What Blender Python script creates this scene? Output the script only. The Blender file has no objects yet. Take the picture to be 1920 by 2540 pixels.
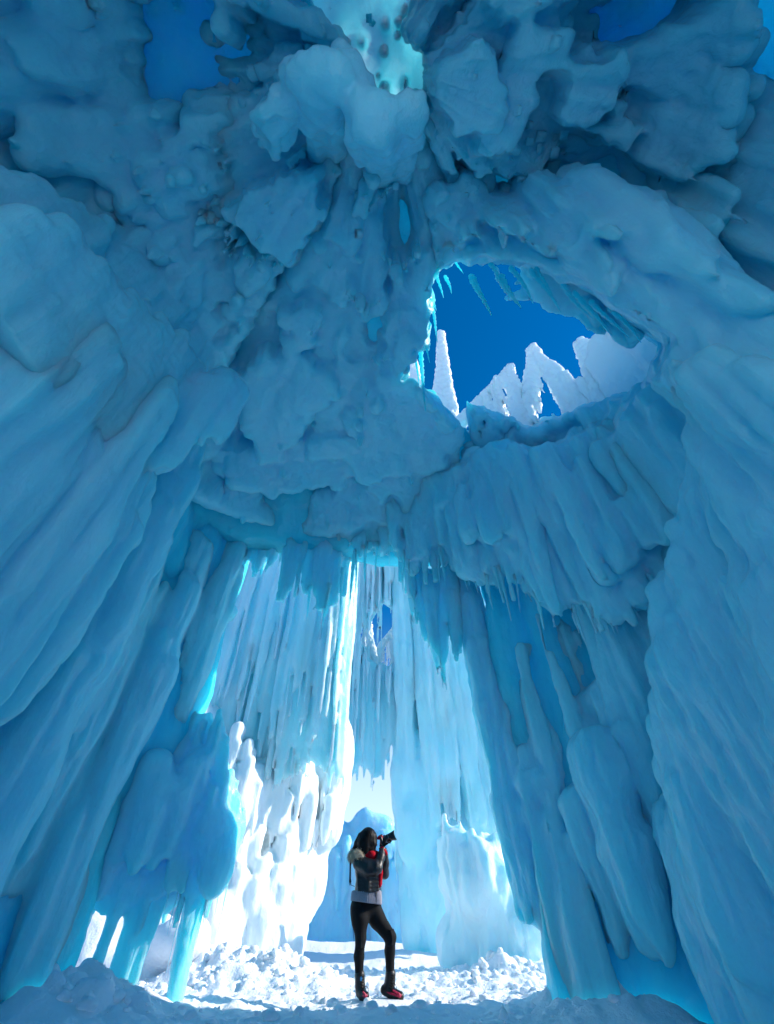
import bpy, bmesh, math, random
import numpy as np
from mathutils import Vector

# ------------------------------------------------------------------ camera, sky, sun, exposure
SC = bpy.context.scene
COL = SC.collection
rad = math.radians
PITCH = rad(43.5)
CAMZ = 0.8
FPX = 1044.0                       # focal length in photograph pixels (1920 x 2540)
cd = bpy.data.cameras.new('camera')
cam = bpy.data.objects.new('camera', cd)
COL.objects.link(cam)
cam.location = (0, 0, CAMZ)
cam.rotation_euler = (rad(90) + PITCH, 0, 0)
cd.sensor_fit = 'VERTICAL'
cd.sensor_height = 36.0
cd.lens = FPX / 2540 * 36.0
cd.clip_start = 0.02
cd.clip_end = 3000
SC.camera = cam

SUN_AZ, SUN_EL = 89.0, 28.0        # clockwise from the view direction, above the horizon
w = bpy.data.worlds.new('World')
SC.world = w
w.use_nodes = True
nt = w.node_tree
bg = nt.nodes['Background']
sky = nt.nodes.new('ShaderNodeTexSky')
sky.sky_type = 'NISHITA'
sky.sun_disc = False
sky.sun_elevation = rad(SUN_EL)
sky.sun_rotation = rad(SUN_AZ)
sky.altitude = 1800
sky.air_density = 1.0
sky.dust_density = 0.3
sky.ozone_density = 4.0
hs = nt.nodes.new('ShaderNodeHueSaturation')
hs.inputs['Saturation'].default_value = 1.4
hs.inputs['Value'].default_value = 1.15
nt.links.new(sky.outputs[0], hs.inputs['Color'])
tcw = nt.nodes.new('ShaderNodeTexCoord'); sxyz = nt.nodes.new('ShaderNodeSeparateXYZ')
nt.links.new(tcw.outputs['Generated'], sxyz.inputs[0])
mrw = nt.nodes.new('ShaderNodeMapRange'); mrw.interpolation_type = 'SMOOTHERSTEP'
mrw.inputs['From Min'].default_value = 0.0; mrw.inputs['From Max'].default_value = 0.55
mrw.inputs['To Min'].default_value = 1.0; mrw.inputs['To Max'].default_value = 0.0
nt.links.new(sxyz.outputs['Z'], mrw.inputs['Value'])
mxw = nt.nodes.new('ShaderNodeMixRGB'); mxw.inputs[2].default_value = (4.3, 5.6, 7.2, 1)     # winter haze low over the horizon
nt.links.new(mrw.outputs[0], mxw.inputs[0]); nt.links.new(hs.outputs[0], mxw.inputs[1])
nt.links.new(mxw.outputs[0], bg.inputs[0])
bg.inputs[1].default_value = 0.15

sl = bpy.data.lights.new('sun', 'SUN')
sl.energy = 5.0
sl.angle = rad(0.5)
sl.color = (1.0, 0.94, 0.86)
sun = bpy.data.objects.new('sun', sl)
COL.objects.link(sun)
sd = Vector((math.sin(rad(SUN_AZ)) * math.cos(rad(SUN_EL)), math.cos(rad(SUN_AZ)) * math.cos(rad(SUN_EL)), math.sin(rad(SUN_EL))))
sun.rotation_euler = sd.to_track_quat('Z', 'Y').to_euler()
sun.location = (20, 8, 12)

SC.view_settings.view_transform = 'Standard'
SC.view_settings.look = 'None'
SC.view_settings.exposure = 0.33
SC.render.engine = 'CYCLES'
SC.cycles.max_bounces = 10
SC.cycles.diffuse_bounces = 9
SC.cycles.glossy_bounces = 3
SC.cycles.transmission_bounces = 8
SC.cycles.use_denoising = True
SC.cycles.sample_clamp_indirect = 8.0

rng = np.random.default_rng(7)
random.seed(7)
U = lambda a, b: float(rng.uniform(a, b))

# ------------------------------------------------------------------ points of the place, from the photograph's pixels
cp, sp = math.cos(PITCH), math.sin(PITCH)
def ray(px, py):
    dx, dy = (px - 960) / FPX, (1270 - py) / FPX
    return np.array((dx, cp - dy * sp, sp + dy * cp))
def at(px, py, rho=None, z=None, y=None, x=None):
    d = ray(px, py)
    if rho is not None: s = rho / math.hypot(d[0], d[1])
    elif z is not None: s = (z - CAMZ) / d[2]
    elif y is not None: s = y / d[1]
    else: s = x / d[0]
    return d * s + np.array((0, 0, CAMZ))
def inpoly(px, py, poly):
    c = False; n = len(poly)
    for i in range(n):
        x0, y0 = poly[i][:2]; x1, y1 = poly[i - 1][:2]
        if (y0 > py) != (y1 > py) and px < (x1 - x0) * (py - y0) / (y1 - y0) + x0: c = not c
    return c
def along(pts, t):
    pts = np.asarray(pts, float)
    seg = np.r_[0, np.cumsum(np.hypot(*(pts[1:, :2] - pts[:-1, :2]).T))]
    return np.array([np.interp(t * seg[-1], seg, pts[:, k]) for k in range(pts.shape[1])])

# ------------------------------------------------------------------ noise
def _hash(ix, iy, iz, seed):
    h = (ix * 374761393 + iy * 668265263 + iz * 2147483647 + seed * 974634777) & 0xffffffff
    h = ((h ^ (h >> 13)) * 1274126177) & 0xffffffff
    h = (h ^ (h >> 16)) & 0xffff
    return h.astype(np.float32) / 32767.5 - 1.0
def vnoise(P, seed=0):
    P = np.asarray(P, np.float32)
    i = np.floor(P).astype(np.int64); f = P - i
    f = f * f * (3 - 2 * f)
    out = 0
    for a in (0, 1):
        for b in (0, 1):
            for c in (0, 1):
                wgt = (f[:, 0] if a else 1 - f[:, 0]) * (f[:, 1] if b else 1 - f[:, 1]) * (f[:, 2] if c else 1 - f[:, 2])
                out = out + wgt * _hash(i[:, 0] + a, i[:, 1] + b, i[:, 2] + c, seed)
    return out
def fbm(P, octs=3, seed=0):
    s = 0; a = 1.0
    for k in range(octs):
        s = s + a * vnoise(P * (2.03 ** k), seed + k); a *= 0.5
    return s
def n1(x, y, z=0.0, seed=0):
    return float(vnoise(np.array([[x, y, z]]), seed)[0])

# ------------------------------------------------------------------ meshes
def new_obj(name, me, mat, parent=None):
    o = bpy.data.objects.new(name, me)
    COL.objects.link(o)
    if mat: me.materials.append(mat)
    if parent: o.parent = parent
    return o
def mesh_np(name, V, F, mat=None, parent=None, smooth=True):
    me = bpy.data.meshes.new(name)
    F = np.asarray(F, np.int32); k = F.shape[1]
    me.vertices.add(len(V)); me.vertices.foreach_set('co', np.asarray(V, np.float32).ravel())
    me.loops.add(F.size); me.loops.foreach_set('vertex_index', F.ravel())
    me.polygons.add(len(F))
    me.polygons.foreach_set('loop_start', np.arange(0, F.size, k, dtype=np.int32))
    me.polygons.foreach_set('loop_total', np.full(len(F), k, np.int32))
    if smooth: me.polygons.foreach_set('use_smooth', np.ones(len(F), bool))
    me.update(calc_edges=True)
    me.validate()
    return new_obj(name, me, mat, parent)
def tag(o, label=None, cat=None, group=None, kind=None):
    if label: o['label'] = label
    if cat: o['category'] = cat
    if group: o['group'] = group
    if kind: o['kind'] = kind
    return o
def empty(name, loc=(0, 0, 0)):
    o = bpy.data.objects.new(name, None); COL.objects.link(o); o.location = loc
    o.empty_display_size = 0.2
    return o

# ------------------------------------------------------------------ solid ice: a distance field on a grid, skinned with surface nets
class Ice:
    def __init__(s, lo, hi, h):
        s.lo = np.array(lo, float); s.h = h
        s.n = np.ceil((np.array(hi, float) - s.lo) / h).astype(int) + 1
        s.f = np.full(s.n, 1.0, np.float32)
        s.ax = [(s.lo[i] + h * np.arange(s.n[i])).astype(np.float32) for i in range(3)]
    def box(s, a, b):
        i0 = np.clip(np.floor((np.array(a) - s.lo) / s.h).astype(int), 0, s.n)
        i1 = np.clip(np.ceil((np.array(b) - s.lo) / s.h).astype(int) + 1, 0, s.n)
        if (i1 <= i0).any(): return None
        sl_ = tuple(slice(int(p), int(q)) for p, q in zip(i0, i1))
        X = s.ax[0][sl_[0]][:, None, None]; Y = s.ax[1][sl_[1]][None, :, None]; Z = s.ax[2][sl_[2]][None, None, :]
        return sl_, X, Y, Z
    def put(s, sl_, d, k):
        f = s.f[sl_]
        if k <= 0: s.f[sl_] = np.minimum(f, d); return
        h = np.clip(0.5 + 0.5 * (f - d) / k, 0, 1)
        s.f[sl_] = f * (1 - h) + d * h - k * h * (1 - h)
    def carve(s, sl_, d, k):
        f = s.f[sl_]; d = -d
        h = np.clip(0.5 - 0.5 * (f - d) / max(k, 1e-4), 0, 1)
        s.f[sl_] = f * (1 - h) + d * h + k * h * (1 - h)
    def finger(s, x, y, zb, zt, rb, rt, k=0.08, wob=0.03, lump=0.12, lean=(0, 0)):
        R = max(rb, rt) * (1 + lump) + wob + k + 0.05
        lx, ly = lean
        b = s.box((x - R + min(0, lx), y - R + min(0, ly), zb - rb - k), (x + R + max(0, lx), y + R + max(0, ly), zt + rt + k))
        if b is None: return
        sl_, X, Y, Z = b
        t = np.clip((Z - zb) / max(zt - zb, 1e-3), 0, 1)
        p1, p2 = U(0, 6.3), U(0, 6.3)
        r = rb + (rt - rb) * t ** 0.75
        r = r * (1 + lump * np.sin(Z * U(2.5, 4.5) + p1) * 0.6 + lump * np.sin(Z * U(7, 11) + p2) * 0.4)
        cx = x + lx * t + wob * np.sin(Z * 1.7 + p1); cy = y + ly * t + wob * np.sin(Z * 1.9 + p2)
        zc = np.clip(Z, zb, zt)
        d = np.sqrt((X - cx) ** 2 + (Y - cy) ** 2 + (Z - zc) ** 2) - r
        s.put(sl_, d, k)
    def blob(s, x, y, z, r, sz=1.0, k=0.12, sx=1.0, sy=1.0):
        e = np.array((r * sx, r * sy, r * sz))
        b = s.box(np.array((x, y, z)) - e - k - 0.05, np.array((x, y, z)) + e + k + 0.05)
        if b is None: return
        sl_, X, Y, Z = b
        q = np.sqrt(((X - x) / e[0]) ** 2 + ((Y - y) / e[1]) ** 2 + ((Z - z) / e[2]) ** 2)
        s.put(sl_, (q - 1) * min(e), k)
    def bar(s, a, b_, r, k=0.1, r2=None):
        a = np.array(a, float); b_ = np.array(b_, float); r2 = r if r2 is None else r2
        m = max(r, r2) + k + 0.05
        b = s.box(np.minimum(a, b_) - m, np.maximum(a, b_) + m)
        if b is None: return
        sl_, X, Y, Z = b
        ab = b_ - a; L = float(ab @ ab) + 1e-9
        t = np.clip(((X - a[0]) * ab[0] + (Y - a[1]) * ab[1] + (Z - a[2]) * ab[2]) / L, 0, 1)
        d = np.sqrt((X - a[0] - t * ab[0]) ** 2 + (Y - a[1] - t * ab[1]) ** 2 + (Z - a[2] - t * ab[2]) ** 2) - (r + (r2 - r) * t)
        s.put(sl_, d, k)
    def whole(s):
        return s.box(s.lo, s.lo + s.h * s.n)
    def nets(s):
        f = np.pad(s.f, 1, constant_values=1.0)
        ins = f < 0
        c = np.zeros(tuple(d - 1 for d in f.shape), np.uint8)
        for a in (0, 1):
            for b in (0, 1):
                for d in (0, 1):
                    c += ins[a:f.shape[0] - 1 + a, b:f.shape[1] - 1 + b, d:f.shape[2] - 1 + d]
        act = (c > 0) & (c < 8)
        idx = np.full(c.shape, -1, np.int64)
        I, J, K = np.nonzero(act)
        idx[act] = np.arange(len(I))
        acc = np.zeros((len(I), 3), np.float32); cnt = np.zeros(len(I), np.float32)
        for axis in range(3):
            o = [q for q in range(3) if q != axis]
            for a in (0, 1):
                for b in (0, 1):
                    off = [0, 0, 0]; off[o[0]] = a; off[o[1]] = b
                    v0 = f[I + off[0], J + off[1], K + off[2]]
                    off2 = list(off); off2[axis] = 1
                    v1 = f[I + off2[0], J + off2[1], K + off2[2]]
                    m = (v0 < 0) != (v1 < 0)
                    t = np.where(m, v0 / np.where(m, v0 - v1, 1), 0)
                    p = np.zeros((len(I), 3), np.float32); p[:, o[0]] = a; p[:, o[1]] = b; p[:, axis] = t
                    acc += p * m[:, None]; cnt += m
        V = np.stack([I, J, K], 1) + acc / cnt[:, None]
        V = (V - 1) * s.h + s.lo
        quads = []
        for axis in range(3):
            o1, o2 = (axis + 1) % 3, (axis + 2) % 3
            sa = [slice(None)] * 3; sb = [slice(None)] * 3
            sa[axis] = slice(0, -1); sb[axis] = slice(1, None)
            A, B = ins[tuple(sa)], ins[tuple(sb)]
            e = np.argwhere(A != B)
            e = e[(e[:, o1] > 0) & (e[:, o2] > 0) & (e[:, o1] < f.shape[o1] - 1) & (e[:, o2] < f.shape[o2] - 1)]
            flip = A[tuple(e.T)]
            def cell(d1, d2):
                q = e.copy(); q[:, o1] -= d1; q[:, o2] -= d2
                return idx[tuple(q.T)]
            Q = np.stack([cell(1, 1), cell(0, 1), cell(0, 0), cell(1, 0)], 1)
            Q[~flip] = Q[~flip][:, ::-1]
            quads.append(Q)
        Q = np.concatenate(quads)
        return V, Q[(Q >= 0).all(1)]
    def build(s, name, mat, parent=None, flute=0.028, lumps=0.03, fine=0.008, ff=7.0, seed=0, smooth=1, streak=0.0):
        V, Q = s.nets()
        for _ in range(smooth):                    # one light relaxation keeps the grid from showing
            acc = np.zeros_like(V); cnt = np.zeros(len(V))
            for a, b in ((0, 1), (1, 2), (2, 3), (3, 0)):
                np.add.at(acc, Q[:, a], V[Q[:, b]]); np.add.at(acc, Q[:, b], V[Q[:, a]])
                np.add.at(cnt, Q[:, a], 1); np.add.at(cnt, Q[:, b], 1)
            V = V * 0.45 + 0.55 * acc / np.maximum(cnt, 1)[:, None]
        N = np.zeros_like(V)
        fn = np.cross(V[Q[:, 2]] - V[Q[:, 0]], V[Q[:, 3]] - V[Q[:, 1]])
        for a in range(4): np.add.at(N, Q[:, a], fn)
        N /= np.linalg.norm(N, axis=1)[:, None] + 1e-9
        up = 1 - np.abs(N[:, 2])
        d = lumps * fbm(V * np.array((2.2, 2.2, 1.3)), 2, seed + 11)
        d += flute * up * (fbm(V * np.array((ff, ff, 0.8)), 2, seed + 31) + 0.6 * vnoise(V * np.array((19., 19., 1.3)), seed + 35))
        d += fine * fbm(V * 14.0, 2, seed + 51)
        if streak:                                  # drip lines that run out over the undersides from the point overhead
            th, ra = np.arctan2(V[:, 1] + .02, V[:, 0] - .05), np.hypot(V[:, 0], V[:, 1])
            w_ = np.clip(ra / 1.2, .15, 1)
            q_ = np.stack([th * 9, ra * .9, V[:, 2] * .9], 1); q2 = np.stack([th * 24, ra * 1.5, V[:, 2] * 1.5], 1)
            d += streak * w_ * (fbm(q_, 2, seed + 71) + .8 * vnoise(q2, seed + 75))
        V = V + N * d[:, None]
        return mesh_np(name, V, Q, mat, parent)

# ------------------------------------------------------------------ materials
def mat_new(name):
    m = bpy.data.materials.new(name); m.use_nodes = True
    return m, m.node_tree.nodes, m.node_tree.links, m.node_tree.nodes['Principled BSDF']
def ice_mat(name, color, sub=0.8, scale=0.5, rough=0.35, radius=(0.08, 0.75, 1.0), bump=0.6, frost=0.25):
    m, N, L, b = mat_new(name)
    tc = N.new('ShaderNodeTexCoord')
    mp = N.new('ShaderNodeMapping'); mp.inputs['Scale'].default_value = (1, 1, 0.45)
    L.new(tc.outputs['Object'], mp.inputs[0])
    nz = N.new('ShaderNodeTexNoise'); nz.inputs['Scale'].default_value = 1.6; nz.inputs['Detail'].default_value = 5; nz.inputs['Roughness'].default_value = 0.55
    L.new(mp.outputs[0], nz.inputs['Vector'])
    rp = N.new('ShaderNodeValToRGB'); e = rp.color_ramp.elements
    e[0].position = 0.36; e[1].position = 0.68
    e[0].color = (*color, 1)
    fr = [c + (0.86 - c) * frost for c in color]
    e[1].color = (*fr, 1)
    L.new(nz.outputs['Fac'], rp.inputs[0])
    L.new(rp.outputs[0], b.inputs['Base Color'])
    b.inputs['Roughness'].default_value = rough
    b.inputs['IOR'].default_value = 1.31
    b.inputs['Specular IOR Level'].default_value = 0.4
    b.inputs['Coat Weight'].default_value = 0.25; b.inputs['Coat Roughness'].default_value = 0.12; b.inputs['Coat IOR'].default_value = 1.31
    b.subsurface_method = 'RANDOM_WALK'
    b.inputs['Subsurface Weight'].default_value = sub
    b.inputs['Subsurface Radius'].default_value = radius
    b.inputs['Subsurface Scale'].default_value = scale
    n2 = N.new('ShaderNodeTexNoise'); n2.inputs['Scale'].default_value = 12; n2.inputs['Detail'].default_value = 8; n2.inputs['Roughness'].default_value = 0.6
    mp2 = N.new('ShaderNodeMapping'); mp2.inputs['Scale'].default_value = (1, 1, 0.3)
    L.new(tc.outputs['Object'], mp2.inputs[0]); L.new(mp2.outputs[0], n2.inputs['Vector'])
    bp = N.new('ShaderNodeBump'); bp.inputs['Strength'].default_value = bump; bp.inputs['Distance'].default_value = 0.03
    L.new(n2.outputs['Fac'], bp.inputs['Height'])
    n3 = N.new('ShaderNodeTexNoise'); n3.inputs['Scale'].default_value = 5.5; n3.inputs['Detail'].default_value = 3; n3.inputs['Distortion'].default_value = 0.6
    mp3 = N.new('ShaderNodeMapping'); mp3.inputs['Scale'].default_value = (1, 1, 0.55); mp3.inputs['Rotation'].default_value = (0.5, 0.3, 0)
    L.new(tc.outputs['Object'], mp3.inputs[0]); L.new(mp3.outputs[0], n3.inputs['Vector'])
    bq = N.new('ShaderNodeBump'); bq.inputs['Strength'].default_value = 0.5; bq.inputs['Distance'].default_value = 0.05
    L.new(n3.outputs['Fac'], bq.inputs['Height']); L.new(bp.outputs[0], bq.inputs['Normal']); L.new(bq.outputs[0], b.inputs['Normal'])
    return m
ICE = ice_mat('blue_ice', (0.06, 0.72, 0.88), frost=0.06, scale=0.9, radius=(0.06, 0.9, 1.0))  # saturated light of the deep recesses put into the base colour
ICE_LOBE = ice_mat('pale_lobe_ice', (0.24, 0.75, 0.88), frost=0.12, scale=0.45, radius=(0.12, 0.85, 1.0))  # paler copy for raised lobes, their lighter look put into the colour
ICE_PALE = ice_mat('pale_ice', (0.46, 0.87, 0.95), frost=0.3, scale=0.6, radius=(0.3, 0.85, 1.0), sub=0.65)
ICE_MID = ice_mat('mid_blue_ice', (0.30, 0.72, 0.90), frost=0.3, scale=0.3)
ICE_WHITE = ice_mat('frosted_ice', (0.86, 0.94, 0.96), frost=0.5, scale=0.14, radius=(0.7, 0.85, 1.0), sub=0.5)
ICE_MOUND = ice_mat('mound_ice', (0.62, 0.88, 0.95), frost=0.4, scale=0.2, radius=(0.4, 0.85, 1.0), sub=0.7)
m, N_, L_, b_ = mat_new('snow')
b_.inputs['Base Color'].default_value = (0.86, 0.88, 0.91, 1); b_.inputs['Roughness'].default_value = 0.75
b_.inputs['Subsurface Weight'].default_value = 0.3; b_.inputs['Subsurface Radius'].default_value = (0.05, 0.07, 0.1); b_.inputs['Subsurface Scale'].default_value = 0.5
tn = N_.new('ShaderNodeTexNoise'); tn.inputs['Scale'].default_value = 30; tn.inputs['Detail'].default_value = 6
tcx = N_.new('ShaderNodeTexCoord'); L_.new(tcx.outputs['Object'], tn.inputs['Vector'])
bpx = N_.new('ShaderNodeBump'); bpx.inputs['Strength'].default_value = 0.5; bpx.inputs['Distance'].default_value = 0.03
L_.new(tn.outputs['Fac'], bpx.inputs['Height']); L_.new(bpx.outputs[0], b_.inputs['Normal'])
SNOW = m

# ------------------------------------------------------------------ helpers that hang ice
def ppolygon_mask(poly):
    """raster of signed distance (photo px) to polygon, 8 px cells, over an extended frame"""
    pass
def canopy(ice, poly, z0, zj, sp_, r, ztop, holes=(), k=0.06, seed=0, amp=0.35, fr=1.1, rt=1.3, lean=(0, 0)):
    """fingers hanging from ztop whose tips fill the area that a pixel outline marks at about height z0"""
    P = np.array([at(px, py, z=z0)[:2] for px, py in poly])
    HH = [[at(px, py, z=z0)[:2] for px, py in hh] for hh in holes]
    a, b = P.min(0), P.max(0); pts = []
    for x in np.arange(a[0], b[0], sp_):
        for y in np.arange(a[1], b[1], sp_):
            xx, yy = x + U(-.45, .45) * sp_, y + U(-.45, .45) * sp_
            if inpoly(xx, yy, P) and not any(inpoly(xx, yy, h) for h in HH): pts.append((xx, yy))
    pts = np.array(pts)
    q = np.c_[pts * fr, 0 * pts[:, 0]]
    nz = vnoise(q, seed) + 0.45 * vnoise(q * 2.6, seed + 1)
    st = np.round(nz * 2.2) / 2.2 * 0.9 + nz * 0.1      # terraces: curtains hanging one in front of another
    for (xx, yy), t in zip(pts, st):
        z = z0 + amp * t + U(-zj, zj) * (0.5 if rng.random() < .85 else 2.5)
        rr = r * U(0.6, 1.35)
        ice.finger(xx, yy, z + rr, ztop + U(-.2, .2), rr, rr * rt, k, wob=0.02, lean=lean)
def fringe(ice, pts, n, L, r, k=0.06, thick=0.3, jit=14, ztop=None, rt=1.8, tipj=0.15, wob=0.02, zfix=None):
    """fingers whose tips follow a pixel polyline (px, py, rho)"""
    for i in range(n):
        if zfix is not None:
            px, py = along(pts, (i + U(0, 1)) / n)[:2]
            p = at(px + U(-jit, jit), py + U(-jit, jit), z=zfix + U(-.12, .12))
        else:
            px, py, rho = along(pts, (i + U(0, 1)) / n)
            p = at(px + U(-jit, jit), py + U(-jit, jit), rho=rho + U(0, thick))
        rr = U(*r) * (1 + .3 * (rng.random() < .15)); zb = p[2] + rr * .5 + U(0, tipj) * (2 if rng.random() < .2 else 1)
        zt = zb + U(*L) if ztop is None else ztop + U(-.2, .2)
        ice.finger(p[0], p[1], zb, max(zt, zb + .1), rr * .5, rr * rt, k, wob=wob)
DB = (0.0, 2.6, 1.5, 4.3, 4.7, 6.7, 2.6)
def dome(px, py, off):
    """where the sight line through a pixel comes within off of the vault's inside"""
    d = ray(px, py); d = d / np.linalg.norm(d); t = 0.05
    for _ in range(60):
        X, Y, Z = d * t + np.array((0, 0, CAMZ))
        qx, qy, qz = abs(X - DB[0]) - DB[3] + DB[6], abs(Y - DB[1]) - DB[4] + DB[6], max(Z - DB[2], 0) - DB[5] + DB[6]
        v_ = math.sqrt(max(qx, 0) ** 2 + max(qy, 0) ** 2 + max(qz, 0) ** 2) + min(max(qx, qy, qz), 0) - DB[6]
        if v_ > -off - 0.01: break
        t += max(0.02, (-off - v_) * 0.8)
    return d * t + np.array((0, 0, CAMZ))
def drape(ice, pts, off, L, r=(.04, .075), k=0.07, ragged=0.10, step=0.055, thick=0.12, wave=22, ztop=None, seed=0):
    """one curtain of fused icicles hanging in from the vault; its ragged lower edge follows a pixel line"""
    P = np.array([along(pts, t)[:2] for t in np.linspace(0, 1, 60)])
    W = np.array([dome(a, b, off) for a, b in P[::6]])
    ln = np.sum(np.linalg.norm(W[1:] - W[:-1], axis=1)) * 1.1
    n = max(4, int(ln / step))
    for i in range(n):
        t = (i + U(0, 1)) / n
        px, py = along(pts, t)[:2]
        sc = 1 + wave * (n1(t * ln * 1.6, seed, 0, 400) + .5 * n1(t * ln * 5, seed, 0, 401)) / max(60., math.hypot(px - 985, py - 170))
        px, py = 985 + (px - 985) * sc, 170 + (py - 170) * sc
        o = off + thick * n1(t * ln * 1.3, seed, 5, 402)
        p = dome(px, py, max(.03, o)); rr = U(*r)
        zb = p[2] + rr * .5 + U(0, ragged) * (2.2 if rng.random() < .2 else 1) - (U(.05, .25) if rng.random() < .07 else 0)
        zt = zb + U(*L) if ztop is None else ztop + U(-.2, .2)
        ice.finger(p[0], p[1] , zb, max(zt, zb + .15), rr * .55, rr * 1.7, k, wob=.015)
def feathers(ice, th0, th1, R0, R1, step, off, L, r=(.04, .075), k=0.07, wob=60, gap=-0.45, seed=0, poly=None, lo=0.05):
    """rows of curtains shingled over the vault around the point overhead"""
    R = R0; row = 0
    while R < R1:
        th = th0; pts = []
        while th < th1:
            rr_ = R + wob * n1(th / 22., row * 1.7, 0, seed + 1) + wob * .5 * n1(th / 7., row * 1.7, 0, seed + 2)
            px, py = 985 + rr_ * math.cos(rad(th)), 170 - rr_ * math.sin(rad(th))
            o = off + .38 * off * 2 * n1(th / 16., row * 2.3, 0, seed + 3)
            ok = n1(th / 9., row * 1.3, 3, seed + 4) > gap and o > lo and (poly is None or inpoly(px, py, poly))
            p = dome(px, py, max(o, .03))
            dep = p[1] * cp + (p[2] - CAMZ) * sp
            if ok:
                q_ = U(*r)
                zb = p[2] + q_ * .5 + U(0, .08) * (2.5 if rng.random() < .2 else 1) - (U(.05, .3) if rng.random() < .07 else 0)
                ice.finger(p[0], p[1], zb, zb + U(*L), q_ * .55, q_ * 1.7, k, wob=.015)
            th += math.degrees(0.06 / dep * FPX / max(rr_, 80)) * U(.6, 1.3)
        R += step * U(.75, 1.25); row += 1
def rays(px, py):
    dx, dy = (px - 960) / FPX, (1270 - py) / FPX
    return np.stack([dx, cp - dy * sp, sp + dy * cp], 1)
def inpoly_v(px, py, poly):
    c = np.zeros(px.shape, bool); n = len(poly)
    for i in range(n):
        x0, y0 = poly[i][:2]; x1, y1 = poly[i - 1][:2]
        c ^= ((y0 > py) != (y1 > py)) & (px < (x1 - x0) * (py - y0) / ((y1 - y0) or 1e-9) + x0)
    return c
def dome_v(px, py, off):
    d = rays(px, py); d /= np.linalg.norm(d, axis=1)[:, None]; t = np.full(len(px), 0.05)
    for _ in range(45):
        P = d * t[:, None] + np.array((0, 0, CAMZ))
        qx, qy, qz = np.abs(P[:, 0] - DB[0]) - DB[3] + DB[6], np.abs(P[:, 1] - DB[1]) - DB[4] + DB[6], np.maximum(P[:, 2] - DB[2], 0) - DB[5] + DB[6]
        v_ = np.sqrt(np.maximum(qx, 0) ** 2 + np.maximum(qy, 0) ** 2 + np.maximum(qz, 0) ** 2) + np.minimum(np.maximum(np.maximum(qx, qy), qz), 0) - DB[6]
        t = t + np.where(v_ > -off - 0.01, 0, np.maximum(0.01, (-off - v_) * 0.8))
    return d * t[:, None] + np.array((0, 0, CAMZ))
def upright(a_, b_):
    """a vertical plane over the ground line a-b; off brings the point nearer to the camera"""
    a_, b_ = np.array(a_, float), np.array(b_, float); e = b_ - a_; nrm = np.array((-e[1], e[0])) / np.linalg.norm(e)
    c0 = nrm @ a_
    if c0 < 0: nrm, c0 = -nrm, -c0
    def place(px, py, off):
        d = rays(px, py)
        return d * ((c0 - off) / np.maximum(d[:, :2] @ nrm, .05))[:, None] + np.array((0, 0, CAMZ))
    return place
def flakes(ice, th0, th1, R0, R1, base, step, px_step=14, r=.066, k=.075, L=(.35, .8), seed=0, bias=(), poly=None, drip=.035, fth=15., fR=300., rag=1.0, maxoff=3.2, voids=(), place=None, skip=.045, jit=14.):
    """flat plates of fused ice at stepped depths off a surface, stretched away from the point overhead, with feathered edges"""
    place = place or dome_v
    PX = []
    R = R0
    while R < R1:
        n = max(2, int(rad(th1 - th0) * max(R, 40) / px_step))
        th = th0 + (np.arange(n) + rng.uniform(0, 1, n)) * (th1 - th0) / n
        PX.append(np.stack([th, R + rng.uniform(-6, 6, n)], 1)); R += px_step
    T = np.concatenate(PX); th, R = T[:, 0], T[:, 1]
    px, py = 985 + R * np.cos(np.radians(th)), 170 - R * np.sin(np.radians(th))
    ok = np.ones(len(th), bool)
    z0 = 0 * th
    W = np.stack([px / 28., py / 28., z0], 1)
    jx, jy = jit * vnoise(W, seed + 6), jit * vnoise(W + np.array((0, 0, 5)), seed + 6)
    if poly is not None: ok &= inpoly_v(px + jx, py + jy, poly)
    for vp in voids: ok &= ~inpoly_v(px + jx * 3, py + jy * 3, vp)
    th, R, px, py, jx, jy = (q_[ok] for q_ in (th, R, px, py, jx, jy)); z0 = 0 * th
    N = lambda a_, b_, s_: vnoise(np.stack([th / a_, R / b_, z0], 1), s_)
    m = N(fth, fR, seed) + .4 * N(fth * .42, fR * .42, seed + 1) + rag * (.22 * N(fth * .17, 70., seed + 2) + .14 * N(fth * .073, 40., seed + 3))
    for bp, bv in bias: m = np.where(inpoly_v(px + jx, py + jy, bp), bv + .25 * m, m)
    lev = np.round(m * 2.4) / 2.4
    raw = base + step * (lev * .88 + m * .12)
    o = np.clip(raw, .03, maxoff)
    P = place(px, py, o)
    rr = r * rng.uniform(.8, 1.2, len(th)); dz = np.where(rng.random(len(th)) < drip, rng.uniform(.08, .38, len(th)), 0)
    for p, q_, d, o_ in zip(P, rr, dz, raw):
        if o_ < skip: continue
        zb = p[2] + (q_ * .8 if not d else q_ * .3) - d
        ice.finger(p[0], p[1], zb, zb + U(*L) + d, q_ * (.85 if not d else .35), q_ * 1.1, k, wob=.01, lump=.06)
def columns(ice, path, n, zb, zt, r, k=0.15, jit=0.12, lump=0.12, rt=1.1):
    for i in range(n):
        x, y = along(path, (i + U(0, 1)) / n)
        rr = U(*r)
        ice.finger(x + U(-jit, jit), y + U(-jit, jit), zb + U(-.1, .1), zt + U(-.3, .3), rr, rr * rt, k, wob=0.05, lump=lump)
def pack(ice, poly, place, sp_, r, k=0.15, sz=1.2, tries=4000):
    """lumps packed over the area a pixel outline marks on the surface place(px, py)"""
    P = np.array(poly, float); a, b = P.min(0), P.max(0); got = []
    for _ in range(tries):
        px, py = U(a[0], b[0]), U(a[1], b[1])
        if not inpoly(px, py, poly): continue
        q = place(px, py)
        if got and np.min(np.linalg.norm(np.array(got) - q, axis=1)) < sp_: continue
        got.append(q)
        rr = U(*r); ice.blob(q[0], q[1], q[2], rr, sz, k)
    return got

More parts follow.
